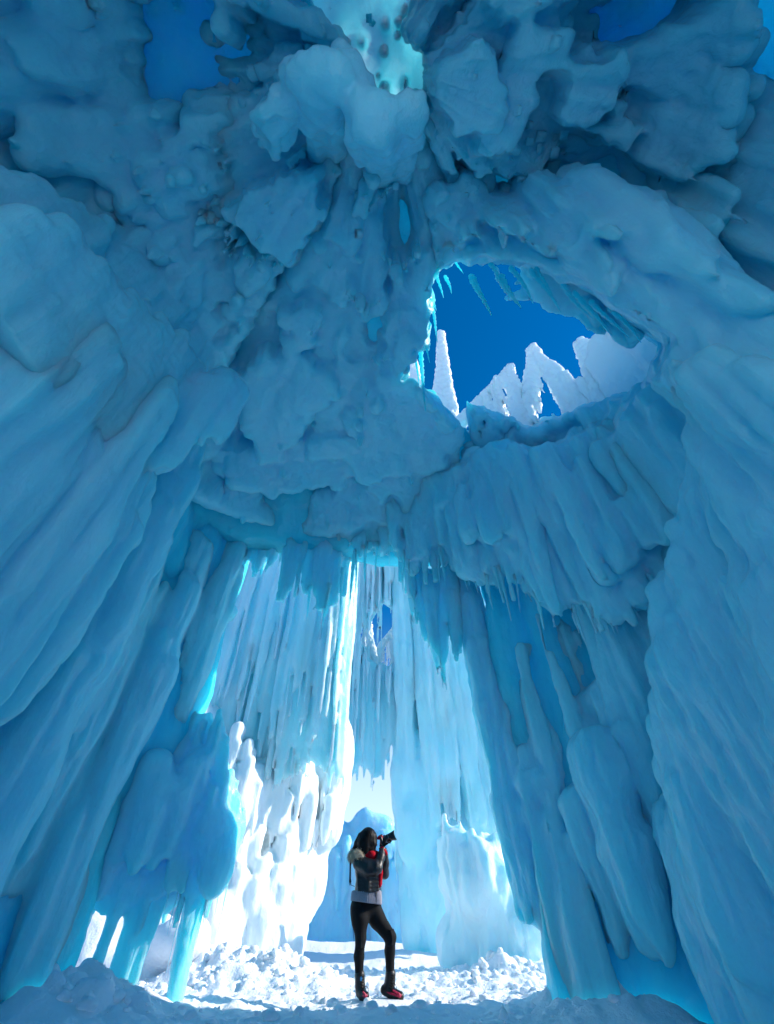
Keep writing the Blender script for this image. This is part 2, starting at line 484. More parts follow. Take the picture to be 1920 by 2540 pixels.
def icicle(parent, tip, L, r, mat=None, bend=0.02, knob=0.25, name='icicle'):
    """one hanging icicle, a lumpy tapering rod, rooted inside the ice above it"""
    n, m = max(8, int(L / 0.05)), 9
    V = []; F = []
    p1, p2 = U(0, 6.3), U(0, 6.3)
    for i in range(n + 1):
        t = i / n
        rr = r * (0.12 + 0.88 * t ** 0.8) * (1 + knob * (0.5 * math.sin(t * L * 26 + p1) + 0.5 * math.sin(t * L * 47 + p2)))
        cx = tip[0] + bend * math.sin(t * 3 + p1) - bend * math.sin(p1); cy = tip[1] + bend * math.sin(t * 2.6 + p2) - bend * math.sin(p2)
        for j in range(m):
            q = 2 * math.pi * j / m
            k = 1 + 0.14 * math.sin(3 * q + t * 5 + p2)
            V.append((cx + rr * k * math.cos(q), cy + rr * k * math.sin(q), tip[2] + L * t))
    for i in range(n):
        for j in range(m):
            F.append((i * m + j, i * m + (j + 1) % m, (i + 1) * m + (j + 1) % m, (i + 1) * m + j))
    V.append((tip[0], tip[1], tip[2] - r * .3)); V.append((cx, cy, tip[2] + L + r * .3)); 
    for j in range(m):
        F.append((len(V) - 2, (j + 1) % m, j, len(V) - 2)); F.append((len(V) - 1, n * m + j, n * m + (j + 1) % m, len(V) - 1))
    me = bpy.data.meshes.new(name)
    me.from_pydata(V, [], [f[:3] if f[0] == f[3] else f for f in F])
    me.polygons.foreach_set('use_smooth', np.ones(len(me.polygons), bool))
    o = new_obj(name, me, mat or ICE_LOBE, parent)
    return o

# ------------------------------------------------------------------ the vault: walls and roof of the chamber
def poly_dist(px, py, poly):
    d = np.full(px.shape, 1e9, np.float32); ins = np.zeros(px.shape, bool)
    n = len(poly)
    for i in range(n):
        x0, y0 = poly[i]; x1, y1 = poly[(i + 1) % n]
        ex, ey = x1 - x0, y1 - y0
        t = np.clip(((px - x0) * ex + (py - y0) * ey) / (ex * ex + ey * ey), 0, 1)
        d = np.minimum(d, (px - x0 - t * ex) ** 2 + (py - y0 - t * ey) ** 2)
        c = ((y0 > py) != (y1 > py)) & (px < ex * (py - y0) / (ey if ey else 1e-6) + x0)
        ins ^= c
    d = np.sqrt(d)
    return np.where(ins, -d, d)
HOLE = [(1075, 740), (1095, 630), (1230, 620), (1350, 640), (1450, 720), (1560, 790), (1650, 850), (1630, 930), (1530, 1025), (1400, 1085),
        (1310, 1110), (1200, 1085), (1110, 1030), (1060, 975), (1000, 945), (1020, 880), (1060, 860)]
def carve_hole(ice, lo, hi, poly=HOLE, k=0.1, rough=14):
    b = ice.box(lo, hi)
    if b is None: return
    sl_, X, Y, Z = b
    dep = np.maximum(Y * cp + (Z - CAMZ) * sp, 0.2)
    px = 960 + FPX * X / dep
    py = 1270 - FPX * ((Z - CAMZ) * cp - Y * sp) / dep
    px, py = px + 0 * py, py + 0 * px
    d = poly_dist(px, py, poly)
    nr = np.abs(d) < 60
    W = np.stack([(X + 0 * px)[nr], (Y + 0 * px)[nr], (Z + 0 * px)[nr]], 1)
    d[nr] += rough * fbm(W * np.array((4.5, 4.5, 1.2)), 3, 300)
    d = d * dep / FPX
    ice.carve(sl_, d.astype(np.float32), k)

v = Ice((-5.2, -2.9, -0.3), (5.2, 8.2, 9.2), 0.065)
sl_, X, Y, Z = v.whole()
cx_, cy_, cz_ = 0.0, 2.6, 1.5
bx_, by_, bz_, rr_ = 4.3, 4.7, 6.7, 2.6
zz = np.where(Z > cz_, Z - cz_, 0)
q = [np.abs(X - cx_) - bx_ + rr_, np.abs(Y - cy_) - by_ + rr_, zz - bz_ + rr_]
dd = np.sqrt(np.maximum(q[0], 0) ** 2 + np.maximum(q[1], 0) ** 2 + np.maximum(q[2], 0) ** 2) + np.minimum(np.maximum(np.maximum(q[0], q[1]), q[2]), 0) - rr_
wig = 0.25 * np.sin(X * 1.3 + 1) * np.sin(Y * 1.1 + Z * 0.5)
thin = 0.27 - 0.16 * np.exp(-((X - 0.05) ** 2 + (Y - 0.25) ** 2) / 0.5)
v.f[:] = (np.abs(dd + wig) - thin).astype(np.float32)
del zz, q, dd, wig
# an unseen opening at the back, sized for the light it lets in, and the big arch at the front
sl_, X, Y, Z = v.box((-6, -3, -1), (6, -0.6, 6)); rear_gap = np.maximum(np.maximum(np.abs(X) - 2.6, Z - 4.6 + .3 * X * X), Y + 0.9) + 0 * Y; v.carve(sl_, rear_gap.astype(np.float32), .2)
sl_, X, Y, Z = v.box((-6, 4.6, -1), (6, 9, 7.5))
arch = np.maximum(np.maximum(np.abs(X + 0.2) - 3.2, Z - 6.3), 4.9 - Y) + 0 * Y
v.carve(sl_, arch.astype(np.float32), 0.2)
# ribs and hanging fingers over the whole inside
for sx in (-1, 1):
    for i in range(130):
        y = U(-0.9, 6.6); r = U(0.12, 0.3)
        v.finger(sx * (4.25 - U(0, .15)), y, U(-.2, 2.5) if rng.random() < .6 else U(2, 5), U(5.5, 7), r, r * 1.2, 0.15)
sl_, X, Y, Z = v.box((-1.2, -1.0, 6.8), (1.3, 1.6, 9.2))
zen = np.hypot(X - 0.06, Y - 0.02) - 0.95 - 0.14 * np.sin(np.arctan2(Y - .02, X - .06) * 5 + 1) + 0 * Z
v.carve(sl_, zen.astype(np.float32), 0.1)
for i in range(9):          # tips seen end on inside the bright opening
    an, ra = U(0, 6.28), U(0.25, 0.9); r = U(0.02, 0.05); x, y = .06 + ra * math.cos(an), 0.02 + ra * math.sin(an)
    v.finger(x, y, U(6.9, 7.7), 8.3, r, r * 1.8, 0.05)
flakes(v, 120, 205, 330, 900, .16, .22, seed=760, px_step=13, r=.06, k=.08, L=(.4, 1.0), drip=.03, skip=-1, poly=[(150, -200), (620, -200), (620, 330), (470, 460), (300, 300)])
flakes(v, -40, 45, 600, 1150, .16, .22, seed=770, px_step=13, r=.06, k=.08, L=(.4, 1.0), drip=.03, skip=-1, poly=[(1600, -150), (2000, -150), (2100, 560), (1750, 520), (1700, 200)])
flakes(v, -10, 75, 250, 700, .14, .2, seed=775, px_step=13, r=.06, k=.08, L=(.4, 1.0), drip=.03, skip=-1)
carve_hole(v, (0, 1.0, 4.5), (5.2, 8.2, 9.2))
VAULT = v.build('ice_vault', ICE, flute=0.04, lumps=0.05)
tag(VAULT, 'thin blue ice vault roofing the chamber with a jagged skylight', 'ice vault')

c = Ice((-1.4, -1.4, 7.8), (1.5, 1.5, 9.0), 0.03)
sl_, X, Y, Z = c.whole()
c.f[:] = np.maximum(np.abs(Z - 8.62 + 0.28 * (np.hypot(X - .06, Y - .02)) ** 2 + 0.06 * np.sin(X * 7) * np.sin(Y * 6)) - 0.03, np.hypot(X - .06, Y - .02) - 1.25)
for i in range(46):
    r = U(0.02, 0.05); x, y = U(-.6, .7), U(-.5, .8); c.finger(x, y, U(8.1, 8.4), 8.6, r * .6, r * 1.6, 0.04)
c.build('ice_cap', ICE_PALE, VAULT, lumps=0.02, flute=0.01)

# ------------------------------------------------------------------ left side
# overhanging shelf at the upper left
a = Ice((-5.6, -1.4, 3.6), (-1.0, 4.2, 7.6), 0.032)
shelf = [(-420, 60), (0, 60), (180, 130), (330, 250), (420, 320), (470, 400), (470, 520), (450, 700), (470, 850), (500, 960), (520, 1100), (460, 1095), (390, 1170),
         (300, 1190), (200, 1240), (0, 1300), (-420, 1350)]
holes = [[(-20, 500), (60, 480), (90, 510), (60, 560), (0, 590)], [(150, 500), (215, 475), (215, 520), (165, 560)], [(240, 560), (330, 505), (345, 525), (260, 590)],
         [(310, 545), (415, 540), (380, 590), (300, 600)], [(0, 215), (120, 200), (230, 225), (250, 300), (120, 290), (0, 280)], [(370, 740), (430, 700), (430, 770), (380, 800)],
         [(200, 780), (235, 745), (215, 810)], [(60, 110), (250, 50), (290, 85), (130, 105)]]
HOLES = [[(-20, 500), (60, 480), (90, 510), (60, 560), (0, 590)], [(150, 500), (215, 475), (215, 520), (165, 560)], [(240, 560), (330, 505), (345, 525), (260, 590)],
         [(310, 545), (415, 540), (380, 590), (300, 600)], [(0, 215), (120, 200), (230, 225), (250, 300), (120, 290), (0, 280)], [(370, 740), (430, 700), (430, 770), (380, 800)],
         [(200, 780), (235, 745), (215, 810)], [(0, 900), (60, 830), (110, 800), (40, 930)], [(330, 930), (360, 915), (350, 980)]]
GAPB = [(270, -60), (520, -60), (540, 180), (470, 290), (480, 400), (420, 330), (330, 250)]
flakes(a, 150, 240, 440, 1290, .62, .42, seed=500, voids=[GAPB], bias=[([(-500, 480), (0, 500), (200, 620), (360, 720), (500, 900), (530, 1110), (460, 1095), (390, 1180), (200, 1255), (-100, 1330), (-500, 1400)], 1.2), ([(-500, 640), (0, 640), (170, 760), (330, 860), (450, 960), (520, 1110), (460, 1095), (390, 1180), (200, 1255), (-100, 1330), (-500, 1400)], 2.3)] + [(h_, -1.2) for h_ in HOLES[:6]] + [(h_, .7) for h_ in HOLES[6:]] + [([(60, 250), (200, 260), (330, 320), (420, 420), (460, 560), (430, 690), (330, 640), (300, 480), (180, 420), (60, 420)], .5)])
fringe(a, [(520, 1110, 3.7), (460, 1095, 3.75), (390, 1170, 3.8), (300, 1185, 3.9), (200, 1245, 4.0), (60, 1300, 4.1)], 70, (0.8, 1.6), (0.05, 0.10), k=0.09)
SHELF = a.build('ice_overhang', ICE_LOBE, seed=4, streak=.045)
tag(SHELF, 'grey blue ice overhang of shingled drapes above the left wall', 'ice overhang')
# nearest wall on the left
a = Ice((-4.8, -1.6, -0.4), (-2.2, 3.6, 5.4), 0.04)
columns(a, [(-3.5, -1.2), (-3.5, 0.8), (-3.15, 2.0), (-2.95, 2.75)], 44, -0.3, 4.3, (0.22, 0.36), k=0.2)
fringe(a, [(310, 1180, 4.02), (250, 1210, 4.0), (200, 1330, 4.0), (200, 1430, 4.0), (125, 1510, 4.0), (95, 1620, 4.0), (20, 1720, 4.0), (-200, 1950, 4.0)], 60, (0.4, 1.2), (0.06, 0.13), k=0.1)
flakes(a, 196, 252, 760, 2600, .12, .20, px_step=16, r=.07, k=.08, L=(.5, 1.3), seed=660, fth=7., fR=420., drip=.03, maxoff=.5, place=upright((-3.22, -1.2), (-2.68, 2.75)), poly=[(-900, 700), (330, 1150), (250, 1215), (195, 1330), (200, 1430), (120, 1520), (90, 1620), (0, 1730), (-300, 2100), (-1200, 2300)])
WALL1 = a.build('ice_wall', ICE_LOBE, seed=9, lumps=0.06, flute=0.045, ff=8.0)
tag(WALL1, 'smooth pale blue ice wall nearest on the left, below the overhang', 'ice wall')
# fin with a sharp vertical edge behind it
a = Ice((-4.9, 3.0, -0.4), (-2.5, 5.0, 6.6), 0.05)
columns(a, [(-4.3, 3.7), (-3.6, 3.9), (-3.12, 4.05)], 22, -0.3, 6.0, (0.16, 0.26), k=0.15)
fringe(a, [(402, 1180, 5.0), (345, 1400, 5.0), (247, 1540, 5.0), (172, 1655, 5.0), (135, 1752, 5.0), (0, 1975, 5.0), (-260, 2350, 5.0)], 26, (0.6, 1.4), (0.09, 0.15), k=0.1)
FIN = a.build('ice_fin', ICE_LOBE, seed=10, lumps=0.05, flute=0.045, ff=8.0)
tag(FIN, 'tall ice fin with one long leaning edge in front of the dark hollow', 'ice fin')
# inner left wall up to the arch
a = Ice((-5.0, 4.6, -0.4), (-2.3, 8.4, 7.4), 0.05)
columns(a, [(-3.85, 6.4), (-3.6, 6.9), (-3.35, 7.35)], 24, 2.0, 6.8, (0.18, 0.3), k=0.18)
columns(a, [(-4.35, 4.9), (-4.15, 5.8), (-3.95, 6.3)], 34, -0.3, 6.8, (0.18, 0.32), k=0.18)
W2A = a
a = Ice((-5.0, 4.6, -0.4), (-2.3, 8.4, 7.4), 0.045)
fringe(a, [(410, 1600, 7.2), (330, 1790, 7.0), (250, 2000, 6.9), (160, 2200, 6.8)], 40, (1.0, 2.6), (0.06, 0.14), k=0.08)
fringe(a, [(470, 1280, 7.3), (420, 1480, 7.1), (380, 1740, 7.3)], 30, (0.8, 1.6), (0.05, 0.12), k=0.08)
for px, py, r in ((575, 1420, .22), (560, 1500, .2), (585, 1520, .14), (545, 1590, .16), (510, 1660, .18), (480, 1740, .2), (560, 1330, .25)):
    p = at(px - 18, py, rho=7.9); a.blob(*p, r, 1.3)
WALL2 = W2A.build('ice_wall', ICE, seed=12, lumps=0.06)
flakes(a, 225, 256, 1150, 2500, -.02, .26, px_step=16, r=.06, k=.07, L=(.5, 1.4), seed=700, fth=4., fR=420., drip=.05, maxoff=.5, place=upright((-4.1, 4.9), (-3.1, 7.35)), poly=[(250, 1540), (402, 1180), (480, 1150), (600, 1300), (590, 1420), (540, 1600), (460, 1800), (330, 2080), (150, 2280), (60, 2540), (-100, 2540), (-50, 2000)])
a.build('ice_drapery', ICE_LOBE, WALL2, seed=13, flute=0.045, ff=8.0)
tag(WALL2, 'dark teal ice wall between the leaning fin and the front arch', 'ice wall')
# buttress over the alcove
a = Ice((-4.0, 6.4, -0.3), (-1.7, 8.8, 3.6), 0.03)
pl = lambda px, py: at(px, py, rho=7.75 + 0.3 * n1(px / 60., py / 60., 0, 4))
pack(a, [(440, 1850), (500, 1870), (535, 1890), (530, 1960), (545, 2040), (560, 2110), (545, 2150), (500, 2170), (430, 2165), (360, 2185), (290, 2175), (215, 2150), (240, 2060), (340, 1970), (400, 1900)], pl, 0.15, (0.12, 0.24), k=0.10, sz=1.5)
fringe(a, [(215, 2225, 7.5), (260, 2270, 7.6), (300, 2310, 7.7), (340, 2255, 7.7), (390, 2300, 7.8), (440, 2240, 7.9), (500, 2265, 8.0), (560, 2190, 8.0)], 64, (0.3, 0.8), (0.03, 0.08), k=0.06)
fringe(a, [(280, 2130, 7.3), (360, 2180, 7.35), (440, 2110, 7.4)], 26, (0.5, 1.0), (0.06, 0.12), k=0.08)
for px, r in ((222, .05), (246, .035), (268, .06), (296, .05), (322, .045)):
    p = at(px, 2500, rho=7.75); a.finger(p[0], p[1] + U(-.1, .1), -0.2, 1.5, r, r * 1.5, 0.03, lump=0.3)
p = at(432, 2490, rho=7.75); a.finger(p[0], p[1], -0.2, 1.6, 0.11, 0.15, 0.06, lump=0.14)
flakes(a, 225, 262, 1650, 2330, .08, .36, px_step=13, r=.05, k=.05, L=(.25, .7), seed=740, fth=3.5, fR=260., drip=.14, maxoff=.8, rag=1.5, skip=-1, place=upright((-3.6, 7.0), (-1.9, 7.45)), poly=[(440, 1860), (500, 1870), (540, 1900), (535, 1960), (555, 2040), (570, 2120), (560, 2190), (500, 2230), (430, 2225), (360, 2240), (290, 2235), (215, 2210), (240, 2060), (340, 1970)])
BUT = a.build('ice_buttress', ICE_LOBE, seed=14, lumps=0.03, flute=0.012)
for px, py, L, r in ((414, 2320, .45, .012), (424, 2300, .4, .012), (408, 2432, 1.3, .016), (485, 2350, .6, .012), (496, 2328, .5, .012), (533, 2270, .9, .013), (540, 2312, 1.1, .014), (405, 2280, .3, .012), (520, 2240, .5, .012), (505, 2310, .5, .012)):
    p = at(px, py, rho=7.6); icicle(BUT, p, L, r, ICE_LOBE, bend=.01)
tag(BUT, 'lumpy blue ice buttress over the alcove at lower left, on thin ice pillars', 'ice buttress')

# ------------------------------------------------------------------ ceiling clusters
a = Ice((-3.2, -0.8, 3.8), (0.2, 3.6, 8.0), 0.027)
PC1 = [([(530, 300), (640, 230), (720, 170), (800, 300), (830, 420), (800, 560), (760, 610), (700, 650), (620, 675), (590, 640), (550, 630), (570, 560), (480, 540), (530, 500), (470, 460), (540, 420), (510, 340)], .6),
       ([(640, 250), (730, 250), (760, 300), (700, 330), (640, 340)], 1.4), ([(600, 470), (760, 440), (800, 540), (700, 640), (620, 660), (560, 600)], 1.1)]
flakes(a, 150, 258, 150, 560, .45, .75, seed=560, voids=[GAPB], bias=PC1, px_step=9, r=.045, k=.04, L=(.5, 1.2), rag=1.5, drip=.01)
def feather(a, polys, base, step, k=.03):
    for bp, bv in polys:
        drape(a, bp + bp[:1], base + step * bv + .04, (.4, 1.0), (.014, .034), k=k, ragged=.22, step=.042, thick=.10, wave=8, seed=int(bp[0][0]))
feather(a, PC1, .45, .75)
C1 = a.build('ice_cluster', ICE_LOBE, seed=22, streak=.04)
tag(C1, 'fringed cluster of hanging ice left of the bright glow overhead', 'ice cluster')
a = Ice((-1.6, -0.6, 3.6), (1.0, 2.0, 8.2), 0.03)
for px, py, o, r in ((905, 300, 2.5, .12), (940, 322, 2.55, .10), (885, 325, 2.4, .09), (900, 250, 2.4, .11), (935, 270, 2.5, .13), (965, 290, 2.5, .10), (1000, 285, 2.45, .09), (1025, 262, 2.45, .10), (1040, 285, 2.4, .07), (1012, 300, 2.4, .07),
                     (880, 275, 2.4, .08), (950, 345, 2.45, .06), (920, 340, 2.45, .05), (910, 215, 2.3, .08),
                     (745, 190, 2.3, .10), (790, 172, 2.35, .12), (835, 185, 2.4, .12), (870, 160, 2.3, .09), (765, 215, 2.3, .08), (815, 212, 2.35, .08), (722, 172, 2.2, .07), (885, 190, 2.3, .06), (850, 135, 2.2, .07),
                     (655, 270, 2.1, .06), (690, 250, 2.1, .08), (625, 285, 2.05, .04), (720, 235, 2.1, .07), (665, 320, 2.0, .05), (700, 300, 2.0, .06)):
    p = at(px, py, z=5.3 + (2.4 - o) * 1.2); a.blob(p[0], p[1], p[2], r, U(.7, 1.1), .07, U(.8, 1.2), U(.8, 1.2))
    a.finger(p[0], p[1] + .03, p[2], p[2] + .5, r * .8, r * .9, .07, lean=(-.1 if px < 880 else 0.03, .2))
for px, py in ((900, 300), (960, 310), (1020, 270), (760, 205), (830, 205)):
    p = at(px, py, z=5.3); a.finger(p[0], p[1], p[2] + .25, 7.8, .08, .12, .1, lean=(-.25 if px < 880 else 0.0, .75))
C2 = a.build('ice_cluster', ICE_LOBE, seed=32)
tag(C2, 'small rounded pale ice lobes hanging beside the bright glow overhead', 'ice cluster')
a = Ice((0.05, -1.6, 3.6), (4.4, 2.6, 8.0), 0.03)
PC3 = [([(1090, 130), (1200, 60), (1330, 20), (1400, 60), (1420, 140), (1540, 120), (1680, 70), (1760, 110), (1690, 170), (1830, 250), (1780, 320), (1815, 390), (1750, 400), (1690, 445),
           (1620, 430), (1540, 370), (1490, 330), (1410, 330), (1380, 400), (1330, 450), (1240, 430), (1140, 390), (1080, 290)], .55),
       ([(1090, 180), (1190, 110), (1250, 190), (1250, 290), (1200, 345), (1140, 320), (1090, 260)], 1.5), ([(1300, 60), (1400, 80), (1420, 170), (1330, 180), (1290, 300), (1230, 400), (1190, 380), (1260, 220)], 1.1),
       ([(1430, 170), (1560, 130), (1560, 220), (1480, 300), (1400, 300)], 1.0)]
GAPD = [(1700, 150), (1760, 130), (1960, 140), (2000, 520), (1830, 440), (1770, 420), (1820, 390), (1795, 330), (1850, 250)]
flakes(a, -65, 75, 95, 900, .5, .72, seed=600, bias=PC3, voids=[GAPD], px_step=10, r=.05, k=.045, L=(.5, 1.3), rag=1.4, drip=.008)
feather(a, PC3, .5, .72)
C3 = a.build('ice_cluster', ICE_LOBE, seed=42, streak=.045)
tag(C3, 'broad grey blue ice cluster spreading over the upper right', 'ice cluster')

# drapes hanging over the middle of the roof, between the glow and the arch
a = Ice((-3.6, 0.6, 3.6), (1.4, 7.2, 8.2), 0.034)
flakes(a, 232, 292, 230, 1180, .5, .42, seed=620, px_step=11, r=.085, k=.10, L=(.5, 1.4), drip=.008, rag=.8, fth=18., fR=420., bias=[([(580, 960), (640, 900), (760, 900), (840, 960), (760, 1060), (690, 1150), (640, 1140), (600, 1070)], .8), ([(690, 800), (780, 780), (770, 860), (720, 900)], .7),
   ([(560, 1120), (800, 1100), (1100, 1080), (1100, 1170), (900, 1200), (680, 1240), (560, 1200)], .6), ([(900, 520), (960, 600), (950, 760), (900, 800), (890, 640)], .5)])
carve_hole(a, (0.2, 0.6, 4.0), (1.4, 7.2, 8.2), k=.06)
for pts, o in (([(790, 560), (840, 620), (890, 600)], 1.0), ([(850, 760), (910, 810), (955, 760)], 1.0), ([(890, 880), (950, 910), (1010, 870)], .9), ([(950, 660), (1000, 700), (1040, 640)], 1.15), ([(740, 760), (790, 790), (830, 740)], .9),
               ([(880, 480), (930, 520), (980, 470)], 1.2), ([(1000, 800), (1040, 830), (1070, 800)], .9)):      # long icicles running down from the glow
    drape(a, pts, o, (1.4, 2.6), (.022, .045), k=.045, ragged=.35, step=.05, thick=.25, wave=20, seed=int(o * 100 + pts[0][0]))
carve_hole(a, (0.2, 0.6, 4.0), (1.4, 7.2, 8.2), k=.06)
DRAPE = a.build('ice_drape', ICE_LOBE, seed=47, flute=0.04, streak=.045)
tag(DRAPE, 'layered ice drapes hanging between the overhead glow and the front arch', 'ice drape')

# ------------------------------------------------------------------ right side
a = Ice((0.3, -.6, 3.4), (5.2, 5.6, 8.4), 0.05)
# band between the right cluster and the skylight, its fringe hanging into the opening
fringe(a, [(1020, 820, 3.3), (1080, 740, 2.9), (1130, 690, 2.55), (1230, 700, 2.5), (1330, 690, 2.6), (1420, 740, 2.8), (1500, 790, 3.1), (1640, 870, 3.7)], 70, (1.2, 2.6), (0.025, 0.08), k=0.07, thick=0.2)
fringe(a, [(1000, 700, 2.4), (1100, 640, 2.1), (1250, 650, 2.15), (1400, 700, 2.4), (1560, 800, 3.0), (1700, 900, 3.5)], 130, (1.2, 2.4), (0.05, 0.11), k=0.09, thick=0.35, jit=30)
fringe(a, [(1050, 600, 1.8), (1250, 560, 1.75), (1450, 640, 2.2), (1650, 780, 2.7), (1800, 900, 3.1)], 110, (0.8, 2), (0.04, 0.09), k=0.08, thick=0.35, jit=40)
fringe(a, [(1400, 540, 2.0), (1600, 590, 2.3), (1800, 700, 2.7), (1900, 760, 2.9)], 80, (0.8, 2), (0.05, 0.1), k=0.08, thick=0.35, jit=40)
fringe(a, [(1560, 700, 2.5), (1700, 760, 2.8), (1850, 860, 3.0), (2000, 950, 3.1)], 90, (1.0, 2.6), (0.05, 0.11), k=0.08, thick=0.3, jit=40)
fringe(a, [(1680, 960, 3.5), (1760, 1000, 3.35), (1900, 1080, 3.1), (2050, 1150, 3.0)], 80, (1.0, 2.6), (0.06, 0.13), k=0.08, thick=0.3, jit=40)
flakes(a, 298, 332, 1000, 1560, .75, .3, seed=645, L=(.5, 1.2), drip=.04)
flakes(a, 282, 358, 330, 1250, .5, .36, seed=640, L=(.5, 1.4), drip=.06)
carve_hole(a, (0.3, 0.6, 4.2), (5.2, 5.6, 8.4), [(1070, 760), (1095, 670), (1180, 640), (1260, 650), (1350, 665), (1450, 715), (1560, 790), (1655, 850), (1600, 960), (1300, 1060), (1060, 950)], k=0.05)
BAND = a.build('ice_brow', ICE_LOBE, seed=52, flute=0.04, streak=.045)
for px, py, L, r in ((1082, 770, .7, .05), (1100, 738, .5, .045), (1120, 728, .4, .045), (1150, 680, .3, .03), (1219, 782, 1.1, .075), (1292, 762, .7, .08), (1322, 752, .8, .05), (1240, 700, .4, .05),
                     (1372, 735, .5, .04), (1391, 774, .9, .06), (1350, 700, .4, .05), (1085, 850, 1.2, .05), (1056, 1020, 1.9, .07), (1040, 960, 1.2, .05), (1470, 790, .6, .05), (1516, 832, .8, .05),
                     (1560, 838, .7, .05), (1590, 850, .5, .05), (1430, 745, .4, .04), (1066, 900, 1.2, .05)):
    rho = float(np.interp(px, [1040, 1080, 1130, 1230, 1330, 1420, 1500, 1640], [3.5, 3.0, 2.6, 2.5, 2.65, 2.85, 3.15, 3.7]))
    p = at(px, py, rho=rho * (1 + (py - 740) / 1800.)); icicle(BAND, p, L + .5, r * .7, ICE, knob=.35)
tag(BAND, 'long streaked ice brow hanging along the upper rim of the skylight', 'ice brow')
# shoulder of ice outside the skylight, made taller and longer to block the sun
a = Ice((3.4, 1.6, 6.0), (6.4, 7.4, 10.6), 0.06)
for i in range(170):
    t = U(0, 1); x, y = 4.7 + U(0, .8) - .9 * t, 2.0 + 4.4 * t
    z = 9.8 - 1.65 * t + U(-.2, .15); r = U(.12, .26); a.finger(x, y, 6.2, z, r, r, 0.15)
for i in range(40):
    t = U(0, 1); x, y = 4.5 - .9 * t, 2.9 + 3.4 * t; z = 9.4 - 1.5 * t
    a.finger(x - U(0, .2), y, z - U(.5, 1.8), z, .02, .06, 0.05)
SHO = a.build('ice_shoulder', ICE_WHITE, seed=58, fine=.02)
tag(SHO, 'pale ice shoulder outside the skylight at its right end, enlarged to block the sun', 'ice shoulder')
# the near wall along the right edge
a = Ice((1.8, -1.6, -0.4), (4.6, 5.6, 7.6), 0.042)
edge = [(1830, 1040), (1815, 1223), (1795, 1303), (1868, 1384), (1821, 1464), (1775, 1573), (1740, 1682), (1752, 1760), (1768, 2016), (1738, 2102), (1762, 2200), (1855, 2446), (1900, 2600)]
pack(a, edge + [(2500, 2600), (2600, 1700), (2400, 1250), (2000, 1090)], lambda px, py: at(px, py, x=2.95 + 0.15 * n1(px / 90., py / 90., 0, 6)), 0.28, (0.3, 0.42), k=0.2, sz=1.3, tries=3000)
for i in range(90):
    px, py = along(edge, (i + U(0, 1)) / 90); p = at(px + U(15, 30), py, x=2.8); a.blob(*p, U(0.08, 0.16), 1.2, 0.06)
for i in range(60):
    px, py = along([(1815, 1120), (1900, 1150), (2050, 1220), (2250, 1300)], (i + U(0, 1)) / 60); p = at(px, py, x=2.65); a.finger(p[0], p[1], p[2], p[2] + U(2.2, 3.0), .07, .12, .09, lean=(1.5, .2))
flakes(a, 283, 330, 750, 2600, .12, .17, px_step=16, r=.06, k=.07, L=(.3, .9), seed=680, fth=5., fR=260., drip=.03, maxoff=.5, place=upright((2.60, -1.2), (2.60, 5.0)), poly=edge + [(2100, 2600), (2300, 1700), (2200, 1200), (1950, 1060)])
WALL3 = a.build('ice_wall', ICE_LOBE, seed=62, lumps=0.04, fine=0.014, flute=0.045, ff=8.0)
tag(WALL3, 'near ice wall along the right edge with a scalloped rim', 'ice wall')

# ------------------------------------------------------------------ the front wall above the arch
a = Ice((-4.4, 3.4, 2.6), (5.0, 8.6, 8.2), 0.045)
FR = [(560, 1370, 7.9), (640, 1350, 7.6), (700, 1310, 7.2), (780, 1300, 7.0), (860, 1310, 6.8), (940, 1340, 6.7), (1000, 1390, 6.5), (1110, 1400, 6.3), (1200, 1420, 6.0), (1270, 1450, 5.8), (1340, 1490, 5.6), (1420, 1500, 5.4),
      (1480, 1530, 5.3), (1560, 1490, 5.3), (1640, 1470, 5.2), (1720, 1490, 5.2), (1800, 1450, 5.2)]
def ztop_front(px):
    return float(np.interp(px, [560, 900, 1060, 1100, 1200, 1310, 1400, 1500, 1600, 1700, 1800], [7.6, 7.6, 7.4, 7.2, 7.0, 7.0, 7.1, 7.1, 7.1, 7.2, 7.2]))
for i in range(330):
    px, py, rho = along(FR, (i + U(0, 1)) / 330)
    p = at(px + U(-12, 12), py + U(-24, 14) - 40 * n1(px / 45., 0, 0, 77), rho=rho + U(0, .45)); r = U(0.06, 0.15)
    a.finger(p[0], p[1], p[2] + r, ztop_front(px), r * .6, r * 1.2, 0.09, lean=(-0.15 * p[0] / 3, -0.5))
for i in range(190):
    px, py, rho = along([(x, y - 120, r - .15) for x, y, r in FR[2:-1]], (i + U(0, 1)) / 190)
    p = at(px + U(-20, 20), py - 60 + 110 * n1(px / 60., 0, 0, 78) + U(-60, 40), rho=rho - U(.05, .3)); r = U(0.04, 0.10)
    a.finger(p[0], p[1], p[2] + r, p[2] + r + U(.5, 1.6), r, r * 1.4, 0.08)
for i in range(34):       # row of small icicles under it
    px, py, rho = along(FR, (i + U(0, 1)) / 34); p = at(px, py, rho=rho + U(0, .3)); L = U(.15, .5)
    a.finger(p[0], p[1], p[2] - L, p[2] + .3, 0.012, 0.06, 0.04)
